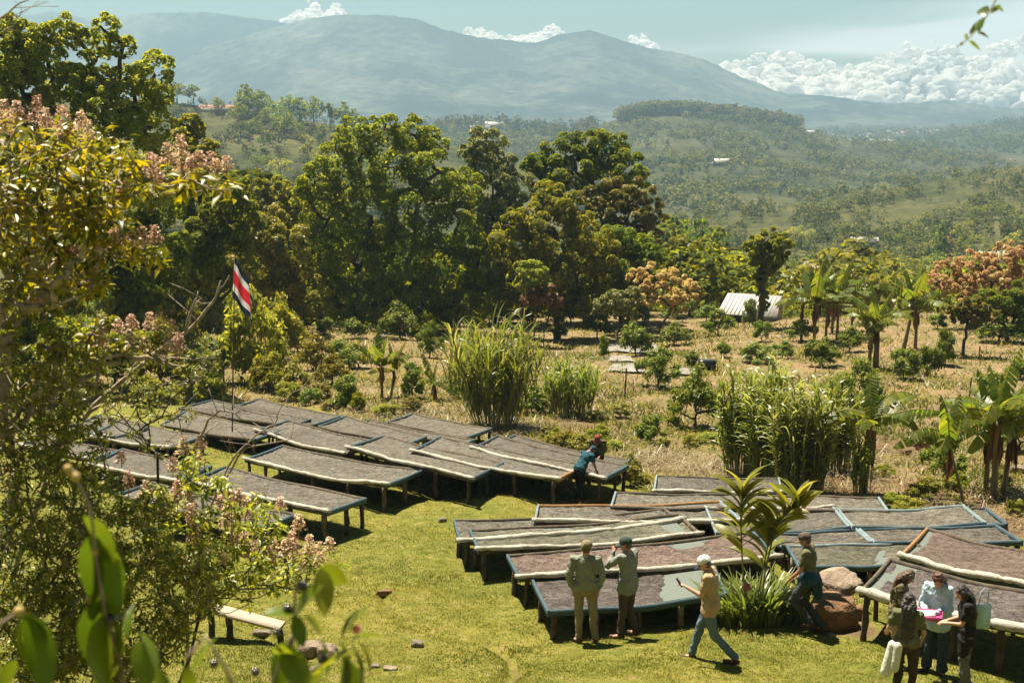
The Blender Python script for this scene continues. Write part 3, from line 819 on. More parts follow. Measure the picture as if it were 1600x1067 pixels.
while len(pts) < 900:
    Y = rg.uniform(112, 290); u = rg.uniform(-20, 1660)
    if 480 < u < 1010 and Y < 118: continue
    if u > 1010 and Y < 122: continue
    x = (u - CX) / F * Y
    pts.append((x, Y, float(gz(x, Y)) - 0.2))
mass('undergrowth_belt', pts, rg.uniform(1.6, 4.5, len(pts)), ['round', 'round', 'tall'], 'leaf_mid', 'tangled undergrowth filling the belt beyond the dry field', rg, 110, 0.14)

# ------------------------------------------------------------------ haze
hm, ht = newmat('haze_air')
vol = ht.n('ShaderNodeVolumePrincipled')
for k_, v_ in (('Color', (0.33, 0.505, 0.65, 1)), ('Density', 0.00022), ('Anisotropy', 0.25)):
    vol.inputs[k_].default_value = v_
out_ = ht.n('ShaderNodeOutputMaterial')
ht.t.links.new(vol.outputs[0], out_.inputs['Volume'])
hz = G().box((0, 3070, 175), (9600, 6340, 550)).obj('haze', hm)
tag(hz, 'thin blue air between here and the mountains', 'haze', None, 'stuff')
# ------------------------------------------------------------------ drying beds
M['blue_board'] = plain_mat('blue_painted_board', (0.051, 0.092, 0.112), (0.027, 0.048, 0.058), 7, 0.7, 0.3, 30, stretch=(1, 1, 4))
M['pale_board'] = plain_mat('faded_blue_board', (0.204, 0.252, 0.258), (0.082, 0.116, 0.129), 9, 0.75, 0.3, 30, stretch=(1, 1, 4))
M['wood_board'] = plain_mat('weathered_board', (0.116, 0.092, 0.061), (0.044, 0.034, 0.024), 7, 0.85, 0.4, 30)
M['orange_board'] = plain_mat('fresh_orange_board', (0.286, 0.150, 0.048), (0.190, 0.088, 0.031), 9, 0.7, 0.3, 30)
M['post'] = plain_mat('rough_post', (0.109, 0.082, 0.051), (0.034, 0.024, 0.015), 7, 0.9, 0.8, 18, stretch=(1, 1, 0.4))
M['post_pale'] = plain_mat('sunbleached_post', (0.204, 0.163, 0.109), (0.068, 0.051, 0.034), 8, 0.9, 0.8, 18, stretch=(1, 1, 0.4))
M['net'] = plain_mat('grey_green_netting', (0.110, 0.127, 0.110), (0.077, 0.091, 0.077), 30, 0.8)
def plastic_mat():
    m, t = newmat('rolled_plastic_sheet')
    co = t.n('ShaderNodeTexCoord').outputs['Object']
    n = t.noise(co, 3.0, 5, 0.6)
    c = t.ramp(n, [(0.32, (0.34, 0.31, 0.24)), (0.55, (0.46, 0.43, 0.355)), (0.75, (0.52, 0.51, 0.46))])
    b = t.n('ShaderNodeBump', ins={'Strength': 0.8, 'Distance': 0.03, 'Height': t.noise(t.vmath('MULTIPLY', co, (1, 1, 1)), 11, 4, 0.7, 1.5)})
    p = t.n('ShaderNodeBsdfPrincipled', ins={'Base Color': c, 'Roughness': 0.38, 'Specular IOR Level': 0.5, 'Normal': b.outputs[0]})
    tr = t.n('ShaderNodeBsdfTranslucent', ins={0: c})
    mx = t.n('ShaderNodeMixShader', ins={0: 0.3, 1: p.outputs[0], 2: tr.outputs[0]})
    return finish(m, t, mx.outputs[0])
M['plastic'] = plastic_mat()
def bean_mat(name, dark, mid, light):
    m, t = newmat(name)
    co = t.n('ShaderNodeTexCoord').outputs['Object']
    oi = t.n('ShaderNodeObjectInfo').outputs['Random']
    cc = t.n('ShaderNodeVectorMath', operation='ADD', ins={0: co}); 
    comb = t.n('ShaderNodeCombineXYZ', ins={0: t.math('MULTIPLY', oi, 60.0), 1: t.math('MULTIPLY', oi, 31.0)})
    t.t.links.new(comb.outputs[0], cc.inputs[1])
    cc = cc.outputs[0]
    fine = t.noise(cc, 26.0, 4, 0.8)
    mid_ = t.noise(cc, 7.0, 5, 0.65, 0.6)
    rows_ = t.noise(t.vmath('MULTIPLY', cc, (1, 2.2, 1)), 2.0, 3, 0.6)
    f = t.math('ADD', t.math('MULTIPLY', fine, 0.50), t.math('ADD', t.math('MULTIPLY', mid_, 0.38), t.math('MULTIPLY', rows_, 0.12)))
    c = t.ramp(f, [(0.41, dark), (0.5, mid), (0.59, light)])
    patch = t.noise(cc, 0.9, 4, 0.6)
    k = t.math('ADD', t.math('MULTIPLY_ADD', patch, 0.9, 0.42), t.math('MULTIPLY', oi, 0.26))
    c = t.mixc(1.0, c, t.n('ShaderNodeCombineXYZ', ins={0: k, 1: k, 2: k}).outputs[0], 'MULTIPLY')
    b = t.n('ShaderNodeBump', ins={'Strength': 1.0, 'Distance': 0.035, 'Height': t.math('ADD', fine, t.math('MULTIPLY', mid_, 1.6))})
    p = t.n('ShaderNodeBsdfPrincipled', ins={'Base Color': c, 'Roughness': 0.9, 'Specular IOR Level': 0.2, 'Normal': b.outputs[0]})
    return finish(m, t, p.outputs[0])
M['beans_grey'] = bean_mat('coffee_drying_grey', (0.029, 0.026, 0.019), (0.094, 0.084, 0.067), (0.167, 0.154, 0.126))
M['beans_green'] = bean_mat('coffee_drying_grey_green', (0.029, 0.027, 0.019), (0.094, 0.088, 0.061), (0.167, 0.156, 0.116))
M['beans_red'] = bean_mat('coffee_drying_reddish', (0.031, 0.020, 0.016), (0.104, 0.073, 0.059), (0.176, 0.136, 0.114))
M['beans_dark'] = bean_mat('coffee_drying_dark', (0.019, 0.016, 0.015), (0.071, 0.059, 0.053), (0.138, 0.121, 0.107))

def leg_mesh(seed):
    r = np.random.default_rng(seed)
    g = G()
    g.tube([(r.normal(0, .008), r.normal(0, .008), z) for z in np.linspace(-0.12, 1, 5)], 0.052 * r.uniform(.85, 1.15, 5), 8)
    return g
LEGS = [leg_mesh(s).mesh('leg', M['post'], True) for s in range(4)]
LEGS_P = [leg_mesh(s).mesh('leg', M['post_pale'], True) for s in range(3)]
rb = np.random.default_rng(5)
BED_DATA = []

def sweep_board(g, P, up, w, h):
    """board with rectangular section following the points P (top centre line)"""
    P = np.asarray(P, float); m = len(P)
    T = unit(np.gradient(P, axis=0)); S = unit(np.cross(T, up)); 
    V = []
    for sx, sz in ((-w / 2, 0), (w / 2, 0), (w / 2, -h), (-w / 2, -h)):
        V.append(P + S * sx + np.array([0, 0, sz]))
    V = np.stack(V, 1).reshape(-1, 3)
    i = np.arange(m - 1)[:, None] * 4; j = np.arange(4)[None, :]; k = (j + 1) % 4
    g.add(V, np.stack([i + j, i + k, i + 4 + k, i + 4 + j], -1).reshape(-1, 4))
    g.add(V[:4], [[0, 1, 2, 3]]); g.add(V[-4:], [[3, 2, 1, 0]])
    return g

def bed(label, A, B, C, D, h=0.72, beans='grey', far='wood_board', near='wood_board', left='blue_board', right='blue_board', roll='near', sag=0.05, wave=0.02,
        bare=(), legs=True, nleg=5, rollr=0.066, droop=0.0, hv=None):
    """one raised bed; A B C D are the far-left, far-right, near-right and near-left top corners"""
    hh = hv or (h, h, h, h)
    W = [ground(px, py, q) for (px, py), q in zip((A, B, C, D), hh)]
    A, B, C, D = W
    cen = (A + B + C + D) / 4
    root = thing('drying_bed', label, 'drying bed', (cen[0], cen[1], float(gz(cen[0], cen[1]))), group='raised beds of drying coffee')
    o = np.array(root.location)
    A, B, C, D = A - o, B - o, C - o, D - o
    Ln = np.linalg.norm(B - A); n = max(8, int(Ln / 0.35))
    s1, s2 = rb.uniform(0, 6, 2)
    def edge(P, Q, s):
        t = np.linspace(0, 1, n + 1)[:, None]
        E = P + (Q - P) * t
        E[:, 2] += -sag * np.sin(t[:, 0] * PI) + wave * np.sin(t[:, 0] * 9 + s) * np.sin(t[:, 0] * PI)
        return E
    EF, EN = edge(A, B, s1), edge(D, C, s1 + 0.4)
    up = np.array([0, 0, 1.0])
    bh = 0.11
    ll = [(EF, far), (EN, near)]
    for E, mt in ll:
        g = G(); sweep_board(g, E, up, 0.04, bh); g.obj('side_board', M[mt], root)
    for P, Q, mt in ((A, D, left), (B, C, right)):
        d = unit(Q - P)
        g = G(); sweep_board(g, [P - d * 0.03 + up * 0.004, (P + Q) / 2 + up * (0.004 - sag * 0.2), Q + d * 0.03 + up * 0.004], up, 0.045, bh + 0.01); g.obj('end_board', M[mt], root)
    # coffee layer with raked ripples, and netting that shows through where it has been drawn aside
    nu, nv = max(40, int(Ln / 0.07)), 24
    u = np.linspace(0.006, 0.994, nu); v = np.linspace(0.02, 0.98, nv)
    UU, VV = np.meshgrid(u, v, indexing='ij')
    tt = np.linspace(0, 1, n + 1)
    ef = np.stack([np.interp(u, tt, EF[:, k]) for k in range(3)], -1)[:, None, :]
    en = np.stack([np.interp(u, tt, EN[:, k]) for k in range(3)], -1)[:, None, :]
    P = ef * (1 - VV[..., None]) + en * VV[..., None]
    belly = -0.045 * np.sin(VV * PI)
    X, Y = P[..., 0] + o[0], P[..., 1] + o[1]
    rip = 0.035 * (fbm(X * 2.6, Y * 2.6, 3) - 0.5) + 0.06 * (fbm(X * 3.5 + 3, Y * 9, 3) - 0.5)
    net = P.copy(); net[..., 2] += belly - 0.055
    top = P.copy(); top[..., 2] += belly - 0.030 + rip
    em = np.minimum(np.minimum(UU * Ln, (1 - UU) * Ln), np.minimum(VV, 1 - VV) * np.linalg.norm(A - D))
    lowm = np.clip(1 - em / (0.07 + 0.08 * fbm(X * 3, Y * 3)), 0, 1)
    top[..., 2] -= 0.028 * lowm
    for bu, bv, ru, rv in bare:
        d = ((UU - bu) / ru) ** 2 + ((VV - bv) / rv) ** 2 + (fbm(X * 3, Y * 3) - 0.5) * 1.2
        top[..., 2] -= 0.075 * np.clip(1.25 - d, 0, 1)
    fc = grid_faces(nu, nv)
    g = G().add(net[::3, ::4], grid_faces(*net[::3, ::4].shape[:2])); g.obj('netting', M['net'], root, smooth=True)
    g = G().add(top, fc); g.obj('coffee_layer', M['beans_' + beans], root, smooth=True)
    # posts
    if legs:
        spots = []
        for E in (EN, EF):
            for q in np.linspace(0.02, 0.98, nleg):
                spots.append(E[0] * 0 + np.array([np.interp(q, tt, E[:, k]) for k in range(3)]))
        spots.append((B + C) / 2)
        spots.append((A + D) / 2)
        ctr = (A + B + C + D) / 4
        for s_ in spots:
            s_ = s_ + (ctr - s_) * np.array([0.012, 0.05, 0])
            gzv = float(gz(s_[0] + o[0], s_[1] + o[1])) - o[2]
            hgt = s_[2] - bh * 0.6 - gzv
            if hgt < 0.1: continue
            ms = LEGS[int(rb.integers(4))] if rb.random() < 0.75 else LEGS_P[int(rb.integers(3))]
            k = rb.uniform(0.8, 1.25)
            inst('leg', ms, root, (s_[0], s_[1], gzv), (rb.normal(0, .025), rb.normal(0, .025), rb.uniform(0, 6)), (k, k, hgt))
    # rolled plastic cover
    if roll:
        E = {'near': EN, 'far': EF}[roll].copy()
        d0, d1 = unit(E[0] - E[1]), unit(E[-1] - E[-2])
        m = 44
        t = np.linspace(-0.012, 1.012, m)
        P = np.stack([np.interp(np.clip(t, 0, 1), tt, E[:, k]) for k in range(3)], -1)
        P += d0 * np.clip(-t, 0, 1)[:, None] * Ln * 1.4 + d1 * np.clip(t - 1, 0, 1)[:, None] * Ln * 1.4
        nrm = unit(EN[len(EN) // 2] - EF[len(EF) // 2]) * (1 if roll == 'near' else -1)
        wob = (fbm(t * 5 + s2, t * 0 + s1, 3) - 0.5)
        P += nrm * (0.035 + 0.05 * wob[:, None]) + up * (0.02 - 0.10 * np.abs(wob)[:, None] - droop * np.sin(np.clip(t, 0, 1) * PI)[:, None] ** 2)
        tie = np.minimum.reduce([np.abs(t - q) for q in (0.03, 0.36, 0.68, 0.95)])
        rad = rollr * 0.88 * (1 + 0.4 * (fbm(t * 9 + s1, t * 0 + 4, 3) - 0.5)) * (0.62 + 0.38 * np.clip(tie / 0.03, 0, 1))
        rad[-1] *= 0.8; rad[0] *= 0.8
        g = G().tube(P, rad, 12, flat=0.85)
        V = g.v[0]; V += ((_perm[np.arange(len(V)) % 256, (np.arange(len(V)) // 7) % 256] - 0.5) * 0.013)[:, None]
        g.obj('rolled_cover', M['plastic'], root, smooth=True)
    BED_DATA.append((root, A + o, B + o, C + o, D + o))
    return root

# left group
bed('lowest left bed, its blue right end jutting out below the flowering tree', (238, 752), (463, 802), (406, 823), (182, 771), h=.72, nleg=4, roll=None)
bed('left bed with a thick post under its near corner, second up from the lowest', (352, 728), (571, 777.5), (512, 798), (290, 751), h=.78, sag=.03)
bed('left bed with a long sagging roll curling over its far-left end, above a sunlit strip', (442, 695), (661, 733), (605, 755.5), (384, 716), h=.76, sag=.08, nleg=5, droop=.05, bare=((.78, .75, .03, .06), (.5, .45, .02, .05)))
bed('left bed whose roll ends in a white knot against the neighbouring bed', (451, 656), (590, 689), (538, 708), (400, 671), h=.62, sag=.05, droop=.04)
bed('wide left bed in front with bright blue right end and white knotted roll', (600, 680), (786, 722), (737, 746), (543, 697), h=.76, sag=.03, bare=((.55, .35, .02, .08), (.86, .35, .02, .06)))
bed('left bed with a fresh orange board across its right end', (688, 681), (914, 724.5), (872, 746.5), (645, 703), h=.80, right='orange_board', far='wood_board', sag=.05, droop=.05)
bed('bed where the worker in a teal hood is bending, blue right end', (778, 679.5), (981, 726), (944, 745), (738, 699), h=.80, sag=.06)
bed('strip of bed just behind the workers, mostly hidden by the bed before it', (805, 679), (984, 718), (956, 731), (772, 691), h=.5, roll=None, sag=.06)
bed('left-centre bed with a dark blue stub at its right end, behind the wide front one', (541, 649), (666, 681), (640, 691), (497, 665), h=.66, roll=None, sag=.05)
bed('narrow dark-edged strip of bed behind the blue-stub bed', (577, 655.5), (741, 686), (722, 693), (560, 662), h=.5, roll=None, sag=.04)
bed('hindmost bed on the right of the left group, near the tall cane', (647, 645), (768, 668), (730, 682), (607, 658), h=.5, roll=None)
bed('hindmost bed of the left group, long, behind the flagpole', (406, 622), (532, 649), (488, 663), (367, 634), h=.55, roll=None)
bed('bed in front of the hindmost long bed, with a short blue right end', (332, 624), (485, 654), (455, 664), (280, 636), h=.55, roll=None)
bed('bed crossed by the flagpole, below the short blue-ended bed', (290, 641), (440, 671), (399, 685), (252, 662), h=.6, roll=None)
bed('left bed with a blue right end behind the thin bare twigs', (190, 654), (320, 680), (262, 698), (135, 681), h=.62, nleg=4)
bed('far-left bed with a white roll, seen through leaves', (158, 647), (232, 666), (178, 682), (100, 668), h=.62, nleg=3)
bed('leftmost bed in view, half buried in foliage', (75, 678), (186, 703), (140, 716), (30, 694), h=.7, nleg=3)
bed('left bed between foliage below the leftmost beds, pale roll along it', (192, 700), (330, 727), (276, 750), (140, 724), h=.72, nleg=4)
# right group
P_ = 'pale_board'
bed('hindmost bed of the right group, rolled plastic along its near side', (1026, 742), (1217, 746), (1222, 768), (1022, 766), h=.6, left=P_, right=P_, far='wood_board', sag=.03, rollr=.06)
bed('long right-group bed directly before the hindmost one', (962, 768), (1160, 771), (1168, 792), (955, 790), h=.6, left=P_, right=P_, roll=None, sag=.02)
bed('right-group bed with a long orange-brown far board', (841, 788), (1125, 782), (1160, 812), (836, 812), h=.6, beans='grey', far='orange_board', left=P_, right=P_, sag=.05, rollr=.07)
bed('right-group bed whose left end carries two short blue boards and a stub of roll', (710, 811), (1038, 794), (1066, 810), (719, 844), h=.62, left='blue_board', right='wood_board', sag=.08, rollr=.08)
bed('broad grey-green bed behind the two standing men', (735, 827), (1061, 802), (1094, 832), (748, 857), h=.66, beans='green', left='blue_board', right='wood_board', sag=.06, bare=((.45, .12, .03, .06), (.93, .4, .05, .5)), droop=0.03)
bed('long reddish-brown bed just behind the standing men', (793, 866), (1176, 829), (1216, 868), (812, 900), h=.62, beans='red', left='blue_board', sag=.05, nleg=7, rollr=.07, bare=((.72, .12, .06, .08),))
bed('front bed by the standing men, half its grey-green netting laid bare', (831, 902), (1116, 883), (1134, 926), (857, 953), h=.56, beans='dark', far='wood_board', near='blue_board', left='blue_board', right='blue_board', roll=None, sag=.06,
    bare=((.80, .45, .10, .55), (.87, .2, .12, .4), (.70, .75, .05, .35)), nleg=5)
bed('blue-framed bed behind the tall ginger leaves', (1104, 793), (1302, 791), (1327, 821), (1120, 831), h=.6, near='blue_board', left=P_, right=P_, roll='far', rollr=.05, sag=.06)
bed('bed right of the hindmost one, beside the tall cane', (1172, 771), (1373, 776), (1388, 797), (1178, 794), h=.55, left=P_, right=P_, roll=None, sag=.01)
bed('blue-framed bed with a bowed far edge, right of the ginger', (1310, 794), (1505, 788), (1540, 815), (1333, 821), h=.6, far=P_, near='blue_board', left=P_, right=P_, roll=None, sag=.06)
bed('short far-right bed end peeping out behind the bowed one', (1512, 793), (1540, 792), (1573, 817), (1543, 818), h=.35, left=P_, right='blue_board', near='blue_board', roll=None, sag=.0, nleg=2)
bed('blue-framed bed left of the reddish corner bed, third row from the front', (1343, 825), (1556, 819), (1597, 844), (1367, 845), h=.55, far='blue_board', near='blue_board', left=P_, right='blue_board', roll=None, sag=.02)
bed('short blue-framed bed behind the head of the man in the olive shirt', (1196, 832), (1338, 825), (1362, 845), (1222, 850), h=.55, far='blue_board', left=P_, right=P_, roll=None, sag=.03)
bed('grey-green bed with blue near edge behind the split boulder', (1230, 851), (1436, 845), (1400, 880), (1249, 883), h=.56, beans='green', far=P_, near='blue_board', left='blue_board', roll=None, sag=.02, bare=((.8, .75, .05, .35), (.74, .4, .03, .25)))
bed('reddish corner bed with an orange left end, at the right edge', (1449, 824), (1655, 869), (1648, 919), (1408, 866), h=.78, beans='red', far='wood_board', left='orange_board', sag=.06, rollr=.08, near='blue_board', bare=((.03, .3, .03, .5),))
bed('front-right dark bed with a thick white roll, behind the women', (1391, 872), (1665, 933), (1660, 992), (1345, 922), h=.86, beans='dark', left='wood_board', far='wood_board', sag=.06, rollr=.10, nleg=5, bare=((.12, .2, .07, .35), (.52, .55, .03, .12), (.62, .6, .05, .1), (.04, .6, .03, .4)))
# ------------------------------------------------------------------ coffee shrubs of the field
rs = np.random.default_rng(31)
def shrub_mesh(seed, n=2700, leaf=0.10, spread=1.0, open_=0.0):
    r = np.random.default_rng(seed)
    g = G(); gs = G()
    tips = []
    k = 26
    for i in range(k):
        a = r.uniform(0, 6.28); rad = math.sqrt(r.uniform(0.02, 1)) * 0.42 * spread
        z = r.uniform(0.32 + open_, 0.95) * (1 - 0.35 * (rad / 0.42) ** 2)
        tips.append((math.cos(a) * rad, math.sin(a) * rad, z))
    limbs(gs, (0, 0, -0.05), [(0.03, 0, 0.25), (-0.04, 0.03, 0.3)] + tips, 0.028, r, tip=0.004, wig=0.1, n=4)
    per = n // k
    for t in tips:
        d = unit(r.normal(0, 1, (per, 3)) + np.array([t[0], t[1], 0.3]) * 1.2)
        P = np.array(t) + d * r.uniform(0.03, 0.18, (per, 1)) * np.array([1, 1, 0.85])
        P[:, 2] = np.maximum(P[:, 2], 0.06)
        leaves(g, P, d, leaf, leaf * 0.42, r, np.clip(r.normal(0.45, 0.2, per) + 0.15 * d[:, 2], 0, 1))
    return g.mesh('foliage', M['leaf_coffee']), gs.mesh('stems', M['bark_dark'], True)
SHR = [shrub_mesh(60 + s, spread=(1.0, 1.15, 0.85, 1.05, 0.75, 1.2)[s], open_=(0, .06, .0, .1, -.1, -.1)[s]) for s in range(6)]
SHR_M = {}
def shrub_var(i, mt):
    if mt == 'leaf_coffee': return SHR[i]
    if (i, mt) not in SHR_M:
        me = SHR[i][0].copy(); me.materials[0] = M[mt]; SHR_M[i, mt] = (me, SHR[i][1])
    return SHR_M[i, mt]
def shrub(px, by, ty, w, label, i=None, mt='leaf_coffee', name='coffee_shrub', group='coffee shrubs of the dry field', cat='shrub'):
    P = ground(px, by)
    k = ppm(P[1])
    hgt = (by - ty) / k * 1.06; wid = w / k
    i = int(rs.integers(6)) if i is None else i
    root = thing(name, label, cat, P, rs.uniform(0, 6), group)
    fm, sm = shrub_var(i, mt)
    s = (wid / 0.95, wid / 0.95, hgt)
    inst('foliage', fm, root, scale=s); inst('stems', sm, root, scale=s)
    return root
SH = [
 (1086, 668, 577, 74, 'large open-stemmed coffee shrub just left of the big cane clump', 3),
 (1027, 605, 545, 60, 'umbrella-shaped coffee shrub in front of the white ground sheets', 1),
 (993, 555, 501, 52, 'coffee shrub standing at the edge of the white ground sheets', 0),
 (1053, 540, 505, 46, 'loose two-part coffee shrub right of the white ground sheets', 3),
 (1122, 525, 484, 42, 'small parasol-like shrub between the brown bush and the white roof', 1),
 (1003, 506, 470, 30, 'narrow coffee shrub below the orange-brown bush', 4),
 (1171, 511, 468, 30, 'coffee shrub just left of the ivy-clad trunk', 4),
 (1190, 534, 500, 30, 'shrub in the dry grass below the ivy-clad trunk', 2),
 (1131, 559, 533, 24, 'small rounded shrub just above the cane tips', 2),
 (1079, 575, 549, 26, 'low leafy shrub beside the dark crate', 4),
 (1183, 566, 535, 50, 'dense shrub behind the top of the big cane clump', 5),
 (1222, 560, 532, 34, 'shrub behind the right-hand tips of the big cane clump', 5),
 (944, 560, 525, 20, 'slim upright shrub left of the white ground sheets', 4),
 (1017, 693, 643, 46, 'lone leafy shrub in the grass above the hindmost right bed', 0),
 (1063, 497, 458, 50, 'shrub in the shade of the orange-brown bush', 5),
 (1103, 503, 474, 36, 'shrub between the orange-brown bush and the white roof', 0),
 (892, 507, 462, 44, 'coffee shrub at the dark foot of the wood, right of the tall cane', 0),
 (933, 530, 484, 36, 'thin-stemmed shrub at the back of the dry field', 1),
 (875, 530, 508, 34, 'low shrub right behind the pale cane plumes', 2),
 (866, 508, 484, 34, 'shrub under the reddish brown withered bush', 2),
 (830, 645, 600, 60, 'dark rounded shrub between the two cane clumps', 5),
 (1285, 572, 525, 52, 'round coffee shrub above the middle of the big cane clump', 0),
 (1252, 533, 500, 42, 'shrub with orange tips below the banana grove', 1),
 (1327, 550, 512, 40, 'dark shrub right of the banana grove trunks', 3),
 (1477, 570, 515, 36, 'upright coffee shrub below the small orange-topped tree', 4),
 (1447, 588, 535, 46, 'coffee shrub left of the upright one, casting a long shadow', 0),
 (1412, 592, 543, 50, 'leafy shrub below the leaning banana plants', 2),
 (1560, 535, 497, 55, 'broad round coffee shrub right of the small orange-topped tree', 5),
 (1465, 515, 490, 30, 'small shrub behind the leaning banana plant', 2),
 (1594, 592, 555, 44, 'shrub cut by the right edge above the banana group', 0),
 (1546, 625, 580, 56, 'shrub behind the heads of the right-hand banana group', 5),
 (555, 528, 495, 36, 'shrub on the far edge of the field below the biggest crown', 0),
 (625, 530, 475, 56, 'large loose shrub at the far edge of the field', 3),
 (671, 559, 505, 38, 'tree-shaped shrub right of the small banana plants', 1),
 (508, 523, 495, 28, 'pale shrub at the dark wood edge, left part of the field', 2),
 (702, 516, 487, 36, 'shrub at the wood edge beside the white-tipped cane', 2),
 (735, 512, 490, 30, 'shrub half hidden behind the white-tipped cane', 2),
 (458, 524, 482, 38, 'bright shrub at the wood edge near the flag', 0),
 (645, 622, 568, 42, 'shrub between the small banana plants and the sprouting one', 4),
 (535, 575, 530, 52, 'leafy shrub left of the small banana plants', 5),
 (540, 640, 588, 50, 'tall leafy shrub just behind the hindmost beds', 4),
 (485, 633, 606, 36, 'low shrub behind the hindmost long bed', 2),
 (715, 622, 588, 34, 'small shrub at the foot of the tall cane, left side', 2),
 (1472, 752, 684, 58, 'shrub behind the pale banana stem, near the rubble', 1),
 (1592, 706, 645, 60, 'shrub behind the rightmost banana stems', 3),
 (1338, 655, 562, 76, 'bushy shrub right behind the big banana leaf beside the cane', 5),
 (1300, 640, 590, 50, 'shrub hidden among the right-hand canes', 5),
]
for a in SH: shrub(*a)
for a in [(494, 578, 522, 56, 'yellow-green bush left of the leafy shrubs in the field', 5), (465, 552, 515, 44, 'yellowish bush below the flag, at the back of the field', 2),
          (520, 600, 555, 46, 'yellow-green bush below the leafy shrub', 5), (560, 575, 548, 40, 'low yellowish bush left of the small banana plants', 2), (430, 570, 530, 44, 'yellow-tipped bush right below the flag', 5),
          (985, 760, 722, 36, 'low green bush at the end of the workers\' beds', 2), (880, 700, 672, 44, 'low green bush behind the workers\' beds', 2)]:
    shrub(*a, mt='leaf_yellow', name='wild_bush', group='yellowish bushes in the field', cat='bush')
# hedge-like thicket on the left behind the flagpole
TH = [(395, 600, 450, 90, 'leaf_pale'), (440, 560, 455, 70, 'leaf_pale'), (350, 600, 520, 70, 'leaf_grey'), (300, 610, 505, 80, 'leaf_grey'), (250, 600, 500, 90, 'leaf_mid'), (210, 560, 440, 90, 'leaf_pale'),
      (240, 500, 420, 80, 'leaf_olive'), (180, 600, 520, 80, 'leaf_mid'), (120, 600, 500, 100, 'leaf_mid'), (60, 600, 480, 110, 'leaf_dark'), (0, 600, 470, 110, 'leaf_dark'), (420, 610, 545, 60, 'leaf_mid'),
      (330, 630, 580, 60, 'leaf_pale'), (460, 615, 565, 50, 'leaf_yellow'), (375, 520, 450, 60, 'leaf_mid'), (150, 500, 440, 90, 'leaf_dark'), (80, 520, 430, 100, 'leaf_dark'), (290, 560, 470, 70, 'leaf_olive'),
      (330, 540, 470, 60, 'leaf_grey'), (420, 510, 470, 50, 'leaf_yellow'), (0, 640, 560, 90, 'leaf_mid'), (90, 640, 580, 80, 'leaf_grey'), (230, 635, 590, 60, 'leaf_mid')]
WH = ['under the flag, widest of the thicket', 'just right of the flagpole top', 'at the foot of the flagpole', 'left of the flagpole foot', 'second left of the flagpole foot', 'below the tall broad leaves', 'with rusty leaves below the flowering branch',
      'behind the far-left bed', 'behind the leftmost bed in view', 'at the left edge, behind the leftmost bed', 'cut by the left edge of the view', 'right of the flagpole foot', 'right behind the short blue-ended bed', 'small and yellow behind the long hind bed',
      'below the flag tail', 'darkest one behind the flowering tree', 'left darkest one behind the flowering tree', 'with olive leaves left of the flagpole', 'greyish one left of the flag', 'yellowish one right of the flag tail',
      'lowest at the left edge', 'greyish one above the leftmost bed', 'low one behind the roll of the far-left bed']
for (px, by, ty, w, mt), wh in zip(TH, WH):
    shrub(px, by, ty, w, 'thicket bush ' + wh, 5 if w > 70 else None, mt, 'thicket_bush', 'bushes of the thicket left of the field', 'bush')

# ------------------------------------------------------------------ banana plants
def banana_leaf(seed, L=1.0, W=0.26, droop=0.9):
    """leaf along +X arching down, with a raised midrib and torn strips"""
    r = np.random.default_rng(seed)
    g = G(); n = 16
    t = np.linspace(0, 1, n + 1)
    ang = 0.95 - droop * 1.7 * t ** 1.4
    X = np.concatenate([[0], np.cumsum(np.cos(ang[:-1]) * L / n)]); Z = np.concatenate([[0], np.cumsum(np.sin(ang[:-1]) * L / n)])
    mid = np.stack([X, 0 * X, Z], -1)
    wid = W * np.sin(PI * np.clip(t * 0.93 + 0.06, 0, 1)) ** 0.55
    for sd in (-1, 1):
        dz = 0.0
        for i in range(1, n):
            if r.random() < 0.45: dz = r.uniform(-1.1, 0.25)
            a, b = mid[i], mid[i + 1]
            gap = r.uniform(.15, .5) if r.random() < 0.5 else 0.0
            dr = 0.35 + 0.3 * t[i] - dz * 0.5
            o = lambda p, w_: p + np.array([-0.02 + 0.04 * L * 0.3, sd * w_ * math.cos(dr), -w_ * math.sin(dr) + 0.0])
            m1, m2 = a, a + (b - a) * (1 - gap)
            q1, q2 = o(m1, wid[i] * 0.55), o(m2, wid[i + 1] * 0.55)
            e1, e2 = o(m1, wid[i]) - np.array([0, 0, 0.10 * wid[i]]), o(m2, wid[i + 1]) - np.array([0, 0, 0.10 * wid[i]])
            v = np.clip(0.45 + r.normal(0, .14), 0, 1)
            g.add([m1, m2, q2, q1], [[0, 1, 2, 3]], v)
            g.add([q1, q2, e2, e1], [[0, 1, 2, 3]], v + (0.25 if r.random() < .12 else 0))
    g.tube(mid, np.linspace(0.018, 0.004, n + 1) * (W / 0.26), 4, var=0.95, cap=False)
    return g.mesh('leaf', M['leaf_banana'])
BL = [banana_leaf(s, 1.0, 0.17, d) for s, d in ((1, .55), (2, .8), (3, 1.05), (4, 1.25), (5, .35), (6, .95))]
def banana_stem_mesh(seed):
    r = np.random.default_rng(seed); g = G()
    g.tube([(0, 0, -0.05), (r.normal(0, .01), 0, .3), (r.normal(0, .015), r.normal(0, .01), .65), (0, 0, 1.0)], [0.085, 0.075, 0.062, 0.035], 8)
    return g.mesh('stem', M['banana_stem'], True)
BS = [banana_stem_mesh(s) for s in range(3)]
def dead_leaf_mesh(seed):
    r = np.random.default_rng(seed); g = G()
    for i in range(7):
        x0 = r.uniform(-.06, .06); w_ = r.uniform(.03, .07); l_ = r.uniform(.5, .9)
        g.add([(x0, 0, 0), (x0 + w_, 0.02, 0), (x0 + w_ * .7 + r.normal(0, .05), .06, -l_ * .6), (x0 + r.normal(0, .03), .05, -l_)], [[0, 1, 2, 3]], r.uniform(.2, .8))
    return g.mesh('dead_leaf', M['leaf_brown'])
BD = [dead_leaf_mesh(s) for s in range(3)]
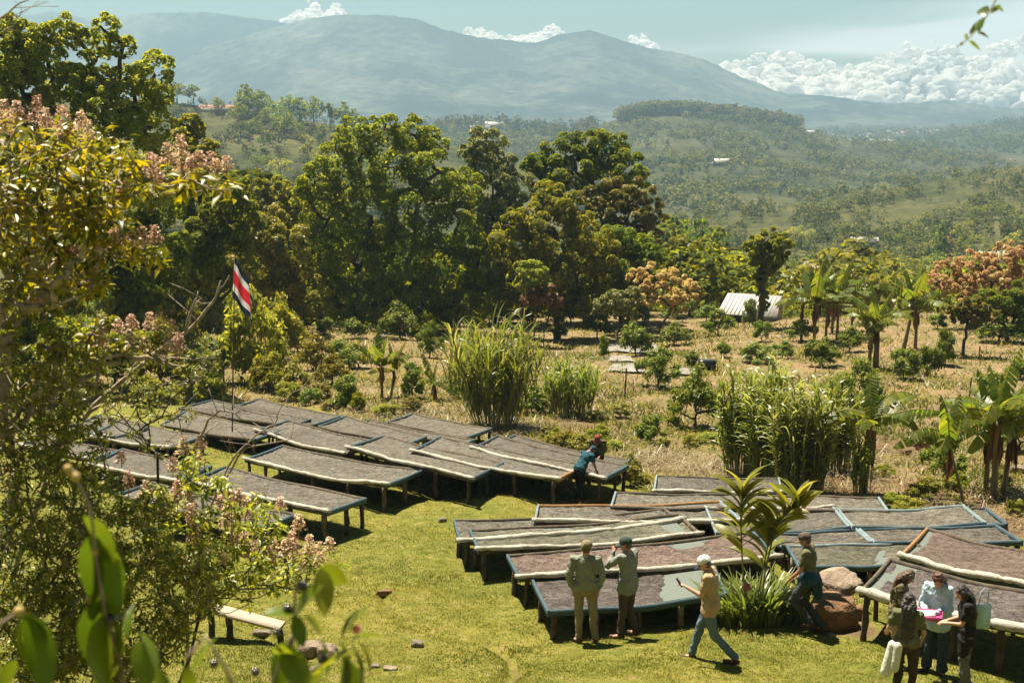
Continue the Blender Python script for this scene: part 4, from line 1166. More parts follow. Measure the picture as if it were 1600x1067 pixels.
rbn = np.random.default_rng(77)
def banana(px, by, ty, label, nl=9, stemf=0.62, Lf=0.55, lean=(0, 0), thick=1.0, dead=3, group='banana plants', stand=None, azs=None):
    """by: foot row in the photo, ty: top of the leaves; stemf: how much of the height is stem"""
    P = ground(px, by); k = ppm(P[1])
    H = (by - ty) / k * 1.03
    root = thing('banana_plant', label, 'banana plant', P, 0, group)
    sh = H * stemf * .9; nl = nl + 2
    lx, ly = lean
    st = inst('stem', BS[int(rbn.integers(3))], root, (0, 0, 0), (-ly, lx, rbn.uniform(0, .1)), (.7 * thick * H / 3.0 + .2 * thick, .7 * thick * H / 3.0 + .2 * thick, sh))
    topv = Vector((0, 0, sh)); topv.rotate(Euler((-ly, lx, 0)))
    L = H * Lf
    for i in range(nl):
        a = azs[i] if azs and i < len(azs) else i * 2.4 + rbn.uniform(-.3, .3)
        pit = rbn.uniform(-0.25, 0.55) if i > 1 else rbn.uniform(-.7, -.4)
        kind = int(rbn.integers(6)) if i > 1 else 4
        s = L * rbn.uniform(0.8, 1.15)
        inst('leaf', BL[kind], root, topv + Vector((0, 0, rbn.uniform(-.06, .03) * H)), Euler((rbn.uniform(-.4, .4), pit, a)), (s, s, s))
    for i in range(dead):
        s = L * rbn.uniform(.5, .8)
        inst('dead_leaf', BD[i % 3], root, topv + Vector((0, 0, -0.05 * H)), (0, 0, rbn.uniform(0, 6.28)), (s, s * rbn.uniform(1, 2.5), s))
    return root
banana(597, 622, 532, 'small banana plant in the field left of the tall cane', 8, .66, .62)
banana(611, 620, 540, 'second stem of the small banana pair, slightly right and behind', 6, .62, .55, lean=(.12, 0))
banana(678, 625, 562, 'young banana plant sprouting left of the tall cane, with broken leaves', 6, .5, .7, dead=4)
for a in [(1252, 532, 420, 'leftmost banana plant of the grove behind the cane'), (1272, 536, 412, 'second banana plant from the left in the grove'), (1290, 534, 425, 'banana plant in the middle of the grove, arching leaves'),
          (1308, 530, 408, 'tallest banana plant of the grove'), (1330, 526, 420, 'rightmost banana plant of the grove'), (1300, 520, 402, 'hindmost banana plant of the grove')]:
    banana(*a[:4], nl=9, stemf=.6, Lf=.5, thick=.9, group='banana plants of the grove in the field')
banana(1368, 575, 425, 'banana plant with dark hanging leaves above the cane', 11, .52, .42, dead=8, thick=1.5)
banana(1358, 575, 460, 'lower banana sucker beside the dark hanging leaves', 7, .5, .42, dead=4, thick=1.2)
banana(1412, 546, 408, 'banana plant leaning right, long leaves over the field', 8, .62, .48, lean=(.16, 0), thick=1.1, dead=3)
banana(1430, 545, 430, 'banana plant with a ragged brown skirt beside the leaning one', 7, .6, .4, dead=7, thick=1.1)
banana(1350, 772, 552, 'big banana plant right beside the cane, leaves sweeping right', 8, .56, .46, lean=(.06, 0), thick=.9, dead=6, azs=[.8, 1.3, -.1, .15, 2.4, 3.4, 4.4, -.5])
banana(1505, 784, 640, 'pale slanting banana stem with leaves sweeping left', 7, .72, .62, lean=(-.28, 0), thick=.7, dead=1, azs=[2.2, 1.2, 3.1, 3.3, 2.8, .4, 4.2])
banana(1540, 768, 590, 'left stem of the tall banana group at the right', 8, .64, .5, thick=1.0, dead=3)
banana(1552, 782, 560, 'thick middle stem of the tall banana group at the right', 9, .64, .5, thick=1.15, dead=4)
banana(1566, 776, 578, 'right stem of the tall banana group, leaves reaching the frame edge', 9, .62, .55, lean=(.10, 0), thick=1.0, dead=6)
banana(268, 492, 378, 'banana plant with tall upright leaves behind the thicket, left of the flag', 6, .45, .6, dead=1, azs=[0, 2, 4, 1, 3, 5])
banana(322, 498, 376, 'banana plant with a yellowing leaf next to the flag', 6, .45, .6, dead=2)
banana(340, 500, 400, 'low banana plant directly left of the flag', 6, .4, .6, dead=2)
banana(118, 540, 468, 'broad-leaved banana plant among the flowering branches', 7, .35, .7, dead=0)
banana(155, 535, 480, 'second broad-leaved banana plant, right of the first', 7, .35, .7, dead=0)

# ------------------------------------------------------------------ cane clumps
def cane(px, by, ty, w, label, n, seed, leafL=0.95, splay=0.35, stiff=0.5, droopy=1.0, pale=0.0, lw=0.032):
    r = np.random.default_rng(seed)
    P = ground(px, by); k = ppm(P[1]); H = (by - ty) / k; Wd = w / k / 2
    root = thing('cane_clump', label, 'tall grass', P)
    gs, gl = G(), G()
    for i in range(n):
        a = r.uniform(0, 2 * PI); rad = math.sqrt(r.random())
        b = np.array([math.cos(a) * rad * Wd * (1 - splay), math.sin(a) * rad * Wd * 0.6, 0])
        hh = H * r.uniform(0.45, 0.92) * (1 - 0.25 * rad)
        tip = b + np.array([math.cos(a) * rad * Wd * splay * 1.6 + r.normal(0, .06), math.sin(a) * rad * Wd * splay + r.normal(0, .06), hh])
        gz_ = 0.0
        midp = (b + tip) / 2 + np.array([0, 0, .03 * H])
        gs.tube([b + [0, 0, -.1], midp, tip], [0.014, 0.012, 0.007], 4, cap=False, var=r.random())
        nl = int(r.integers(12, 18))
        for j in range(nl):
            f = r.uniform(0.08, 1.0) ** 0.8
            p0 = b + (tip - b) * f if f > .5 else b + (midp - b) * f * 2
            la = r.uniform(0, 2 * PI); out = np.array([math.cos(la), math.sin(la), 0])
            L = leafL * r.uniform(0.6, 1.2)
            m = 5; tt = np.linspace(0, 1, m + 1)
            el = 1.35 - droopy * r.uniform(.8, 1.8) * tt ** (1 + stiff)
            pts = [p0]
            for q in range(m): pts.append(pts[-1] + (out * math.cos(el[q]) + np.array([0, 0, math.sin(el[q])])) * L / m)
            pts = np.array(pts); side = np.cross(out, [0, 0, 1.0]); side = side / np.linalg.norm(side)
            side = side * math.cos(.5) + np.array([0, 0, 1]) * math.sin(.5) * r.choice([-1, 1])
            wv = lw * np.array([.6, 1, 1, .85, .55, .08])[:, None] * side
            V = np.stack([pts - wv, pts + wv], 1).reshape(-1, 3)
            i0 = np.arange(m) * 2
            dead = r.random() < (0.12 if f < .5 else 0.03)
            gl.add(V, np.stack([i0, i0 + 1, i0 + 3, i0 + 2], -1), np.clip(r.normal(.45 + pale * (f > .6), .18), 0, 1) if not dead else 1.0)
    gs.obj('stalks', M['stalk'], root); gl.obj('foliage', M['leaf_cane'], root)
    return root
cane(775, 668, 474, 120, 'tall splaying cane clump in the middle, plumes fanning out', 95, 1, 1.35, .5, .6, 1.0, pale=.05, lw=.032)
cane(728, 620, 500, 50, 'pale-tipped cane left of the tall middle clump', 26, 2, 1.1, .4, .6, .9, pale=.3, lw=.025)
cane(893, 652, 548, 86, 'shorter dense cane clump right of the tall middle one', 80, 3, .8, .25, .5, 1.1, pale=.05, lw=.026)
cane(1160, 745, 545, 78, 'left column of the big cane stand behind the right beds', 90, 4, .75, .3, .2, 1.3, lw=.026)
cane(1205, 752, 528, 90, 'middle column of the big cane stand, highest tips', 110, 5, .75, .2, .2, 1.35, pale=.22, lw=.026)
cane(1250, 772, 560, 90, 'right column of the big cane stand, nearest the beds', 110, 6, .75, .2, .2, 1.35, pale=.2, lw=.026)
cane(1300, 740, 572, 70, 'thinner yellowish canes right of the big cane stand', 50, 7, .8, .3, .2, 1.3, pale=.1, lw=.026)
cane(1345, 775, 655, 34, 'few young canes at the foot of the big banana plant', 14, 8, .6, .2, .3, 1.1, lw=.024)

# ------------------------------------------------------------------ torch ginger by the right beds
def ginger():
    P = ground(1178, 968); k = ppm(P[1])
    root = thing('ginger_plant', 'tall torch ginger with two leafy stems and a round pink bloom beside the beds', 'plant', P)
    r = np.random.default_rng(8)
    def lf(seed, L):
        g = G(); rr = np.random.default_rng(seed); n = 8; t = np.linspace(0, 1, n + 1)
        an = .55 - 1.1 * t; X = np.concatenate([[0], np.cumsum(np.cos(an[:-1])) / n]) * L; Z = np.concatenate([[0], np.cumsum(np.sin(an[:-1])) / n]) * L
        w_ = .10 * np.sin(PI * np.clip(t * .96 + .04, 0, 1)) ** .7
        mid = np.stack([X, 0 * X, Z], -1)
        V = np.stack([mid + np.stack([0 * w_, -w_, .25 * w_], -1), mid, mid + np.stack([0 * w_, w_, .25 * w_], -1)], 1).reshape(-1, 3)
        i0 = np.arange(n)[:, None] * 3 + np.arange(2)[None, :]
        g.add(V, np.stack([i0, i0 + 1, i0 + 4, i0 + 3], -1).reshape(-1, 4), .8 + rr.normal(0, .1))
        return g.mesh('leaf', M['leaf_banana'])
    LM = [lf(s, .74) for s in range(3)]
    def X(px, py): 
        q = at(px, py, P[1]); return q - P
    stems = [[X(1168, 968), X(1160, 880), X(1157, 800), X(1160, 775)], [X(1185, 965), X(1196, 890), X(1212, 820), X(1232, 797), X(1252, 800)], [X(1178, 960), X(1190, 900), X(1200, 850), X(1205, 830)]]
    for si, S in enumerate(stems):
        S = np.array(S); g = G()
        t = np.linspace(0, 1, len(S)); tt = np.linspace(0, 1, 14)
        C = np.stack([np.interp(tt, t, S[:, q]) for q in range(3)], -1)
        C[0, 2] -= .1
        g.tube(C, np.linspace(.02, .008, 14), 6); g.obj('stem', M['stalk'], root, smooth=True)
        N_ = (28, 26, 16)[si]
        for j in range(N_):
            f = 0.42 + 0.58 * j / (N_ - 1)
            p = np.array([np.interp(f, tt, C[:, q]) for q in range(3)])
            sd = 0 if j % 2 else PI
            az = sd + r.normal(0, .45)
            o = inst('leaf', LM[int(r.integers(3))], root, p, Euler((r.normal(0, .3), -0.35 - .75 * (f - .4) + r.normal(0, .15), az)), r.uniform(.75, 1.1) * (1 - .25 * (j == N_ - 1)))
    # pink bloom on its own stalk
    g = G(); b0, b1 = X(1166, 965), X(1162, 910)
    g.tube([b0 + [0, -.25, 0], (b0 + b1) / 2 + [0, -.3, 0], b1 + [0, -.3, 0]], [.014, .012, .012], 6); g.obj('flower_stalk', M['stalk'], root)
    g = G(); c = b1 + np.array([0, -.3, .03])
    ph = np.linspace(.15, 2.9, 9)
    for i_, p_ in enumerate(ph):
        for a_ in np.arange(9) / 9 * 6.283 + i_ * .35:
            d = np.array([math.cos(a_) * math.sin(p_), math.sin(a_) * math.sin(p_), math.cos(p_)])
            t_ = unit(np.cross(d, [0, 0, 1.0]) + 1e-6); b_ = np.cross(t_, d)
            q = c + d * .06
            g.add([q - t_ * .028, q + d * .02 - b_ * .03, q + t_ * .028, q + d * .014 + b_ * .035], [[0, 1, 2, 3]], r.uniform(.2, .9))
    g.obj('bloom', M['pink'], root)
    g = G()
    for i in range(760):
        a = r.uniform(0, 6.283); rad = math.sqrt(r.random()) * 1.0
        p0 = np.array([math.cos(a) * rad * .8, math.sin(a) * rad * .7, 0])
        p0[2] = float(gz(P[0] + p0[0], P[1] + p0[1])) - P[2]
        la = a + r.normal(0, .8); out = np.array([math.cos(la), math.sin(la), 0]); L = r.uniform(.4, 1.0); m = 4
        el = 1.35 - r.uniform(.8, 1.9) * np.linspace(0, 1, m + 1) ** 1.3
        pts = [p0]
        for q in range(m): pts.append(pts[-1] + (out * math.cos(el[q]) + np.array([0, 0, math.sin(el[q])])) * L / m)
        pts = np.array(pts); side = np.cross(out, [0, 0, 1.0]); wv = .026 * np.array([.8, 1, .9, .6, .08])[:, None] * side
        V = np.stack([pts - wv, pts + wv], 1).reshape(-1, 3); i0 = np.arange(m) * 2
        g.add(V, np.stack([i0, i0 + 1, i0 + 3, i0 + 2], -1), np.clip(r.normal(.4, .2), 0, 1))
    g.obj('basal_leaves', M['leaf_cane'], root)
M['pink'] = leaf_mat('petal_coral_pink', [(0.50, 0.10, 0.07), (0.66, 0.20, 0.14), (0.75, 0.36, 0.26)], .2, ty=(1.05, .9, .85))
ginger()

# ------------------------------------------------------------------ near flowering tree and the shrubs under it
def leaf_shape(L=1.0, W=0.36, bend=0.35, name='leaf', mt='leaf_fg', n=4):
    g = G(); t = np.linspace(0, 1, n + 1)
    w_ = W / 2 * np.sin(PI * (t * .93 + .05)) ** .8; w_[0] = .01 * W; w_[-1] = .01 * W
    mid = np.stack([t * L, 0 * t, -bend * t ** 2 * L], -1)
    V = np.stack([mid + np.stack([0 * w_, -w_, .35 * w_], -1), mid, mid + np.stack([0 * w_, w_, .35 * w_], -1)], 1).reshape(-1, 3)
    i0 = np.arange(n)[:, None] * 3 + np.arange(2)[None, :]
    g.add(V, np.stack([i0, i0 + 1, i0 + 4, i0 + 3], -1).reshape(-1, 4))
    return g
def leaf_set(mt, W=.36):
    out = []
    for v in (.1, .28, .42, .58, .75, .95):
        for b in (.15, .45):
            g = leaf_shape(1.0, W, b); g.a = [np.full_like(a, v) for a in g.a]
            out.append(g.mesh('leaf', M[mt]))
    return out
FGL = leaf_set('leaf_fg'); FGD = leaf_set('leaf_fg_dark', .34)
_ls = leaf_shape(1.0, .36, .3, n=2)
LSV, LSF = np.concatenate(_ls.v), np.concatenate(_ls.f)
_ls2 = leaf_shape(1.0, .34, .3, n=4)
def panicle(g, p, h, r):
    """cone of small pale blossoms"""
    n = int(230 * min(1.4, h / .2))
    z = r.random(n) ** 1.2; rad = (1 - z) * .36 * h + .025
    a = r.uniform(0, 6.283, n)
    P = np.stack([p[0] + np.cos(a) * rad * r.uniform(.3, 1, n), p[1] + np.sin(a) * rad * r.uniform(.3, 1, n), p[2] + z * h], -1)
    d = unit(P - np.array(p) + [0, 0, .02])
    leaves(g, P, d, .022, .018, r, r.random(n))
def foreground_tree(name, label, root_px, blobs, D, dens, rng, leafL, mats, nsing, ros, flowers, bark='bark_pale', r0=.07, mtset=None, stuffmat='leaf_fg', tone=.5, dvar=.9, cat='tree', Wl=.36, tip=.004, wig=.1):
    rp = at(*root_px); rp[2] = float(gz(rp[0], rp[1]))
    root = thing(name, label, cat, rp)
    tg = []
    for px, py, r in blobs:
        m = max(2, int(dens * (r / 50) ** 2))
        for _ in range(m):
            a = rng.uniform(0, 6.283); q = math.sqrt(rng.random()) * r
            tg.append(at(px + math.cos(a) * q, py + math.sin(a) * q * .9, D + rng.uniform(-dvar, dvar)) - rp)
    gb = G(); limbs(gb, (0, 0, -.2), tg, r0, rng, tip=tip, wig=wig, n=5)
    gb.obj('branches', M[bark], root, smooth=True)
    gl = G(); ns = 0
    order = rng.permutation(len(tg))
    singles = set(order[:max(1, nsing // max(ros, 1))].tolist())
    for i, t in enumerate(tg):
        nn = int(rng.integers(max(2, ros - 3), ros + 4))
        for j in range(nn):
            az = j * 2.399 + rng.uniform(-.3, .3); pit = rng.uniform(-.5, .85); L = leafL * rng.uniform(.65, 1.25)
            pos = t + rng.normal(0, leafL * .35, 3) * [1, 1, .8]
            e = Euler((rng.uniform(-.6, .6), pit, az))
            if i in singles and ns < nsing:
                inst('leaf', mtset[int(rng.integers(len(mtset)))], root, pos, e, L); ns += 1
            else:
                Mx = np.array(e.to_matrix()) * L
                gl.add(LSV * [1, Wl / .36, 1] @ Mx.T + pos, LSF, np.clip(rng.normal(tone, .24), 0, 1))
    if gl.n:
        o = gl.obj('foliage', M[stuffmat], root); o['kind'] = 'stuff'
    for px, py, h in flowers:
        p = at(px, py, D + rng.uniform(-.3, .3) - .15) - rp
        hh = h / F * D * 1.15
        g = G(); panicle(g, (0, 0, 0), hh, rng); g.tube([(0, 0, -hh * .5), (0, 0, hh * .9)], [.004, .002], 4, cap=False, var=.1)
        g.obj('flower_cluster', M['petal'], root, loc=p)
    return root, rp
rf = np.random.default_rng(91)
UP = [(30, 225, 55), (100, 235, 55), (160, 250, 50), (205, 265, 36), (60, 290, 60), (140, 300, 50), (190, 300, 32), (240, 285, 26), (280, 282, 26), (318, 285, 26), (345, 290, 16), (30, 360, 60), (100, 370, 55), (160, 345, 40), (215, 385, 32),
      (245, 395, 22), (60, 440, 55), (130, 430, 40), (0, 480, 45), (0, 300, 50), (170, 395, 30)]
FL = [(8, 195, 34), (28, 190, 26), (60, 192, 36), (72, 200, 26), (98, 200, 30), (104, 212, 28), (128, 205, 26), (138, 218, 26), (10, 210, 30), (115, 250, 20), (235, 270, 26), (243, 278, 30), (262, 256, 28), (284, 250, 34), (286, 272, 32), (300, 268, 22),
      (312, 265, 24), (330, 258, 18), (338, 272, 20), (354, 265, 18), (308, 285, 18), (250, 290, 18), (5, 320, 24), (20, 322, 24), (40, 325, 18), (180, 386, 26), (205, 388, 24), (222, 384, 26), (242, 380, 24), (196, 392, 18), (150, 396, 16), (118, 400, 14),
      (45, 405, 14), (60, 480, 14), (192, 300, 16), (55, 250, 18)]
foreground_tree('flowering_tree', 'near flowering tree with yellow-green leaves and pale pink blossom at the upper left', (-140, 1500, 9.3), UP, 9.6, 24, rf, .105, None, 290, 10, FL, r0=.07, tip=.003, mtset=FGL, stuffmat='leaf_fg', tone=.52)
MI = [(170, 520, 34), (210, 530, 36), (250, 545, 30), (285, 560, 18), (130, 545, 34), (80, 560, 40), (30, 600, 45), (150, 580, 30), (20, 680, 40), (95, 610, 26)]
FM = [(185, 520, 20), (206, 515, 22), (235, 516, 26), (250, 514, 24), (268, 520, 18), (160, 535, 24), (155, 542, 18), (262, 545, 22), (280, 548, 26), (275, 555, 18), (226, 545, 16), (80, 620, 22), (48, 610, 16), (76, 585, 14), (205, 540, 14)]
foreground_tree('flowering_tree', 'lower limb tree with pink blossom spreading just left of the flagpole', (-160, 1500, 8.6), MI, 10.2, 18, rf, .085, None, 150, 9, FM, r0=.045, tip=.003, mtset=FGL, stuffmat='leaf_fg', tone=.45)
LO = [(255, 770, 36), (300, 735, 30), (330, 780, 40), (380, 800, 40), (420, 815, 26), (300, 840, 48), (370, 860, 48), (430, 885, 38), (480, 890, 34), (515, 885, 20), (250, 850, 40), (330, 900, 40), (400, 915, 36), (460, 915, 26), (300, 720, 22), (225, 800, 30), (328, 938, 24), (355, 930, 22), (300, 930, 28)]
FL2 = [(287, 708, 26), (314, 700, 18), (312, 724, 18), (190, 722, 16), (345, 800, 26), (362, 798, 30), (375, 790, 24), (385, 808, 28), (395, 795, 24), (355, 815, 22), (305, 850, 28), (312, 860, 20), (368, 850, 26), (382, 855, 22), (402, 880, 34), (428, 880, 36),
       (458, 878, 34), (484, 872, 34), (480, 885, 26), (498, 865, 18), (515, 858, 18), (350, 875, 22), (332, 905, 18), (270, 735, 20), (390, 870, 22), (445, 865, 20), (500, 880, 16), (92, 840, 18), (210, 840, 14), (15, 760, 22), (10, 740, 16)]
FL2 += [(float(rf.uniform(200, 500)), float(rf.uniform(760, 900)), float(rf.uniform(16, 28))) for _ in range(22)]
foreground_tree('flowering_shrub', 'lower flowering shrub with peach blossom in front of the lowest left beds', (180, 1500, 9.0), LO, 10.5, 36, rf, .085, None, 290, 9, FL2, r0=.014, tip=.003, bark='bark_dark', mtset=FGD, stuffmat='leaf_fg_dark', tone=.7, cat='shrub')
FI = [(40, 560, 70), (110, 590, 60), (30, 680, 80), (110, 690, 60), (60, 780, 85), (150, 790, 60), (190, 830, 60), (40, 880, 90), (130, 900, 80), (220, 900, 60), (60, 980, 90), (170, 990, 80), (270, 960, 40), (290, 915, 45), (240, 800, 40), (0, 1040, 90), (120, 1050, 80), (210, 1040, 50), (305, 880, 45), (315, 935, 28), (260, 870, 40), (270, 1000, 40)]
foreground_tree('dense_shrub', 'dense dark small-leaved shrub filling the lower left corner', (60, 1600, 8.6), FI, 9.8, 54, rf, .056, None, 0, 14, [], r0=.035, mtset=FGD, stuffmat='leaf_fg_dark', tone=.5, cat='shrub', bark='bark', tip=.003)
TW = [(200, 600, 45), (245, 625, 40), (220, 660, 32), (280, 600, 32), (300, 640, 18), (180, 640, 30), (240, 700, 22), (330, 570, 28), (305, 560, 26)]
foreground_tree('dense_shrub', 'thin small-leaved sapling whose twigs cross the far-left beds', (130, 1600, 9.6), TW, 11.5, 46, rf, .042, None, 0, 12, [], r0=.013, mtset=FGD, stuffmat='leaf_fg_dark', tone=.5, cat='sapling', bark='bark_dark', tip=.003)
# bare grey twigs
def twigs(label, lines, D, r0, base=None, name='bare_branch', cat='branch', mt='bark_pale', rng=rf, side=True):
    allp = [at(a, b, D) for a, b in lines[0]]
    b0 = allp[0].copy()
    root = thing(name, label, cat, b0)
    g = G()
    for L in lines:
        P = np.array([at(a, b, D + .05 * rng.normal()) - b0 for a, b in L])
        t = np.linspace(0, 1, len(P)); tt = np.linspace(0, 1, len(P) * 3)
        C = np.stack([np.interp(tt, t, P[:, q]) for q in range(3)], -1) + rng.normal(0, .006, (len(tt), 3))
        rr = np.linspace(r0, r0 * .25, len(C)) * (1 if L is lines[0] else .6)
        g.tube(C, rr, 5)
        if side:
            for i in range(3, len(C), 2):
                d = rng.normal(0, 1, 3); d[1] *= .4; d[2] = abs(d[2]) * .6; ln = rng.uniform(.1, .35)
                e = C[i] + unit(d) * ln
                g.tube([C[i], (C[i] + e) / 2 + rng.normal(0, .02, 3), e], [rr[i] * .5, rr[i] * .35, .0015], 4)
    g.obj('twigs', M[mt], root, smooth=True)
    return root
twigs('bare grey branch arching over the beds below the flag', [[(300, 1400), (292, 900), (292, 800), (300, 705), (325, 655), (338, 645), (351, 640), (366, 644), (381, 658)], [(292, 760), (287, 692), (276, 636)], [(292, 860), (330, 790), (360, 720), (400, 680), (430, 662), (436, 640), (455, 612), (500, 600)],
       [(340, 770), (380, 700), (440, 690), (470, 680)], [(300, 720), (270, 690), (240, 690)]], 11, .018, name='bare_sapling', cat='sapling')
twigs('bare pale branches beside the flowering limb, left of the flag', [[(-160, 1500), (60, 760), (140, 640), (220, 570), (290, 520), (330, 480), (345, 440)], [(290, 520), (300, 480), (310, 455)], [(220, 570), (270, 560), (330, 560)], [(140, 640), (200, 620), (260, 600)]], 11, .03, name='bare_sapling', cat='sapling')
twigs('leafless grey bough reaching into the top left corner', [[(-200, 120), (-60, 70), (0, 30), (40, 0), (60, -20)], [(0, 30), (30, 25), (45, 12)], [(-60, 70), (-10, 60), (20, 40)]], 8, .010)
# ------------------------------------------------------------------ blurred twigs close to the lens
BLUR = []
for v in (.15, .4, .6, .85, .98):
    g = leaf_shape(1.0, .42, .25, n=6); g.a = [np.full_like(a, v) for a in g.a]; BLUR.append(g.mesh('leaf', M['leaf_blur'], True))
def px_leaf(root, b0, p0, p1, D, v, w=1.0, roll=0.0, dd=0.0):
    a, b = at(*p0, D), at(*p1, D + dd)
    d = b - a; L = np.linalg.norm(d)
    q = Vector(d).to_track_quat('X', 'Z')
    e = q.to_matrix() @ Matrix.Rotation(roll, 3, 'X')
    L *= 1.22
    o = inst('leaf', BLUR[v], root, a - b0, e.to_euler(), (L, L * w * 1.1, L))
    return o
def near_twig(label, D, stems, leaves_, balls=(), r0=.005):
    b0 = at(*stems[0][0], D)
    root = thing('near_twig', label, 'twig', b0)
    for S in stems:
        P = [at(a, b, D) - b0 for a, b in S]; t = np.linspace(0, 1, len(P)); tt = np.linspace(0, 1, 3 * len(P))
        P = np.array(P); C = np.stack([np.interp(tt, t, P[:, q]) for q in range(3)], -1)
        G().tube(C, np.linspace(r0, r0 * .5, len(C)), 6).obj('stem', M['bark_pale'], root, smooth=True)
    for l in leaves_: px_leaf(root, b0, l[0], l[1], D, l[2], l[3] if len(l) > 3 else 1.0, rf.uniform(-1.2, 1.2), rf.uniform(-.05, .05))
    for (bx, by, r, mt) in balls:
        g = G(); n_, m_ = 10, 8
        th = np.linspace(0, PI, m_); ph = np.arange(n_) * 2 * PI / n_
        V = np.stack([np.sin(th)[:, None] * np.cos(ph), np.sin(th)[:, None] * np.sin(ph), np.cos(th)[:, None] * np.ones(n_)], -1).reshape(-1, 3) * r / F * D
        i = np.arange(m_ - 1)[:, None] * n_; j = np.arange(n_)[None, :]; k_ = (j + 1) % n_
        g.add(V, np.stack([i + j, i + k_, i + n_ + k_, i + n_ + j], -1).reshape(-1, 4))
        g.obj('berry', M[mt], root, smooth=True, loc=at(bx, by, D) - b0)
    return root
M['berry_dark'] = plain_mat('berry_dark', (0.05, 0.035, 0.035), (0.03, 0.02, 0.02), 8, .18, spec=.7)
M['berry_pink'] = plain_mat('berry_pink', (0.65, 0.20, 0.16), (0.6, 0.14, 0.1), 8, .3)
M['bud'] = plain_mat('bud_cream', (0.42, 0.30, 0.10), (0.3, 0.2, 0.05), 8, .6)
near_twig('out-of-focus leafy twig rising close to the lens at the lower left', 2.5, [[(200, 1120), (190, 1040), (165, 960), (150, 880), (143, 800), (115, 735)]],
    [((130, 805), (178, 858), 2), ((140, 835), (172, 935), 1), ((150, 850), (178, 900), 3), ((145, 860), (158, 935), 0), ((160, 935), (200, 1010), 1), ((160, 935), (130, 1000), 0), ((165, 955), (150, 1050), 2), ((180, 980), (190, 1050), 2), ((195, 1010), (230, 1067), 1), ((150, 1040), (170, 1100), 2),
     ((200, 1000), (200, 950), 1, .6)],
    [(175, 968, 11, 'berry_dark'), (106, 732, 7, 'bud'), (118, 745, 8, 'bud'), (110, 738, 6, 'bud'), (148, 862, 6, 'bud'), (140, 935, 6, 'bud')])
near_twig('blurred pair of drooping leaves close to the lens at the far lower left', 2.4, [[(-40, 1000), (0, 975), (30, 955)]],
    [((35, 955), (80, 1050), 1, 1.1), ((30, 965), (28, 1035), 2, .9), ((40, 960), (75, 990), 0), ((25, 1030), (0, 1070), 1)], [(30, 955, 9, 'bud')], .006)
near_twig('blurred leafy twig with dark berries close to the lens below the bench', 2.6, [[(450, 1120), (455, 1050), (458, 960), (465, 900), (470, 885)], [(458, 990), (440, 1030), (420, 1080)], [(455, 1060), (500, 1040), (525, 1010)]],
    [((468, 960), (425, 950), 2, 1.1), ((495, 890), (528, 900), 2, 1.2), ((500, 885), (510, 945), 3), ((462, 970), (480, 920), 2), ((475, 960), (505, 985), 3, .6), ((440, 1015), (475, 1060), 2, 1.3), ((425, 1020), (470, 1012), 3, 1.2), ((450, 1000), (440, 1060), 1), ((490, 1060), (530, 1010), 3, .6),
     ((460, 960), (472, 1000), 1), ((500, 1000), (520, 1045), 2, .8), ((535, 1000), (545, 960), 0, .6), ((532, 1000), (548, 1060), 0), ((548, 1000), (585, 985), 1, .6), ((548, 1005), (575, 1055), 1, .9), ((540, 1030), (560, 1085), 0, .9), ((560, 1000), (585, 1040), 3, .6), ((545, 990), (560, 950), 1, .6), ((480, 1090), (500, 1040), 4, .7)],
    [(473, 915, 9, 'berry_dark'), (449, 950, 8, 'berry_dark'), (431, 988, 6, 'berry_dark'), (399, 1050, 8, 'berry_dark'), (505, 1028, 8, 'berry_dark'), (557, 983, 8, 'berry_pink')])
near_twig('blurred pale stalk with a berry close to the lens at the lower middle', 2.4, [[(375, 1090), (350, 1040), (320, 992)], [(290, 1030), (320, 992)]],
    [((335, 1020), (372, 1075), 4, .35), ((300, 1060), (320, 1000), 2, .4), ((215, 1000), (228, 1060), 2), ((235, 1040), (262, 1075), 2, .8), ((290, 1040), (300, 1080), 2), ((215, 985), (250, 1030), 2, .9)], [(334, 1037, 8, 'berry_dark')], .004)
near_twig('small autumn-coloured twig hanging into the top right corner of the sky', 4.2, [[(1562, -14), (1552, 8), (1540, 28), (1528, 45), (1512, 62), (1494, 74)]],
    [((1543, 24), (1531, 12), 0, 1.4), ((1552, 10), (1566, 14), 1, 1.2), ((1548, 22), (1562, 8), 3, .7), ((1538, 30), (1520, 48), 0, .8), ((1536, 28), (1528, 42), 0, 1.3), ((1527, 52), (1545, 56), 2, 1.1), ((1512, 64), (1508, 52), 1, .6), ((1514, 64), (1526, 72), 1, .4), ((1500, 72), (1506, 66), 0, .6)], (), .003)
# ------------------------------------------------------------------ people
def cloth_mat(name, a, b=None, scale=5.0, rough=0.85, bump=0.5, stops=None, detail=3):
    m, t = newmat(name)
    co = t.n('ShaderNodeTexCoord').outputs['Object']
    n = t.noise(co, scale, detail, 0.6, 0.4)
    c = t.ramp(n, stops or [(0.35, b or tuple(k * .8 for k in a)), (0.65, a)], 'CONSTANT' if stops else 'LINEAR')
    h = t.noise(t.vmath('MULTIPLY', co, (1.0, 1.0, 0.55)), 9, 3, 0.5, 1.2)
    bn = t.n('ShaderNodeBump', ins={'Strength': bump, 'Distance': 0.05, 'Height': h})
    p = t.n('ShaderNodeBsdfPrincipled', ins={'Base Color': c, 'Roughness': rough, 'Specular IOR Level': 0.2, 'Normal': bn.outputs[0]})
    return finish(m, t, p.outputs[0])
M['skin'] = plain_mat('skin', (0.430, 0.234, 0.155), (0.393, 0.205, 0.131), 12, .55)
M['skin_tan'] = plain_mat('skin_tanned', (0.374, 0.187, 0.117), (0.337, 0.159, 0.094), 12, .55)
M['eye'] = plain_mat('eye_dark', (0.018, 0.014, 0.009), None, 5, .2)
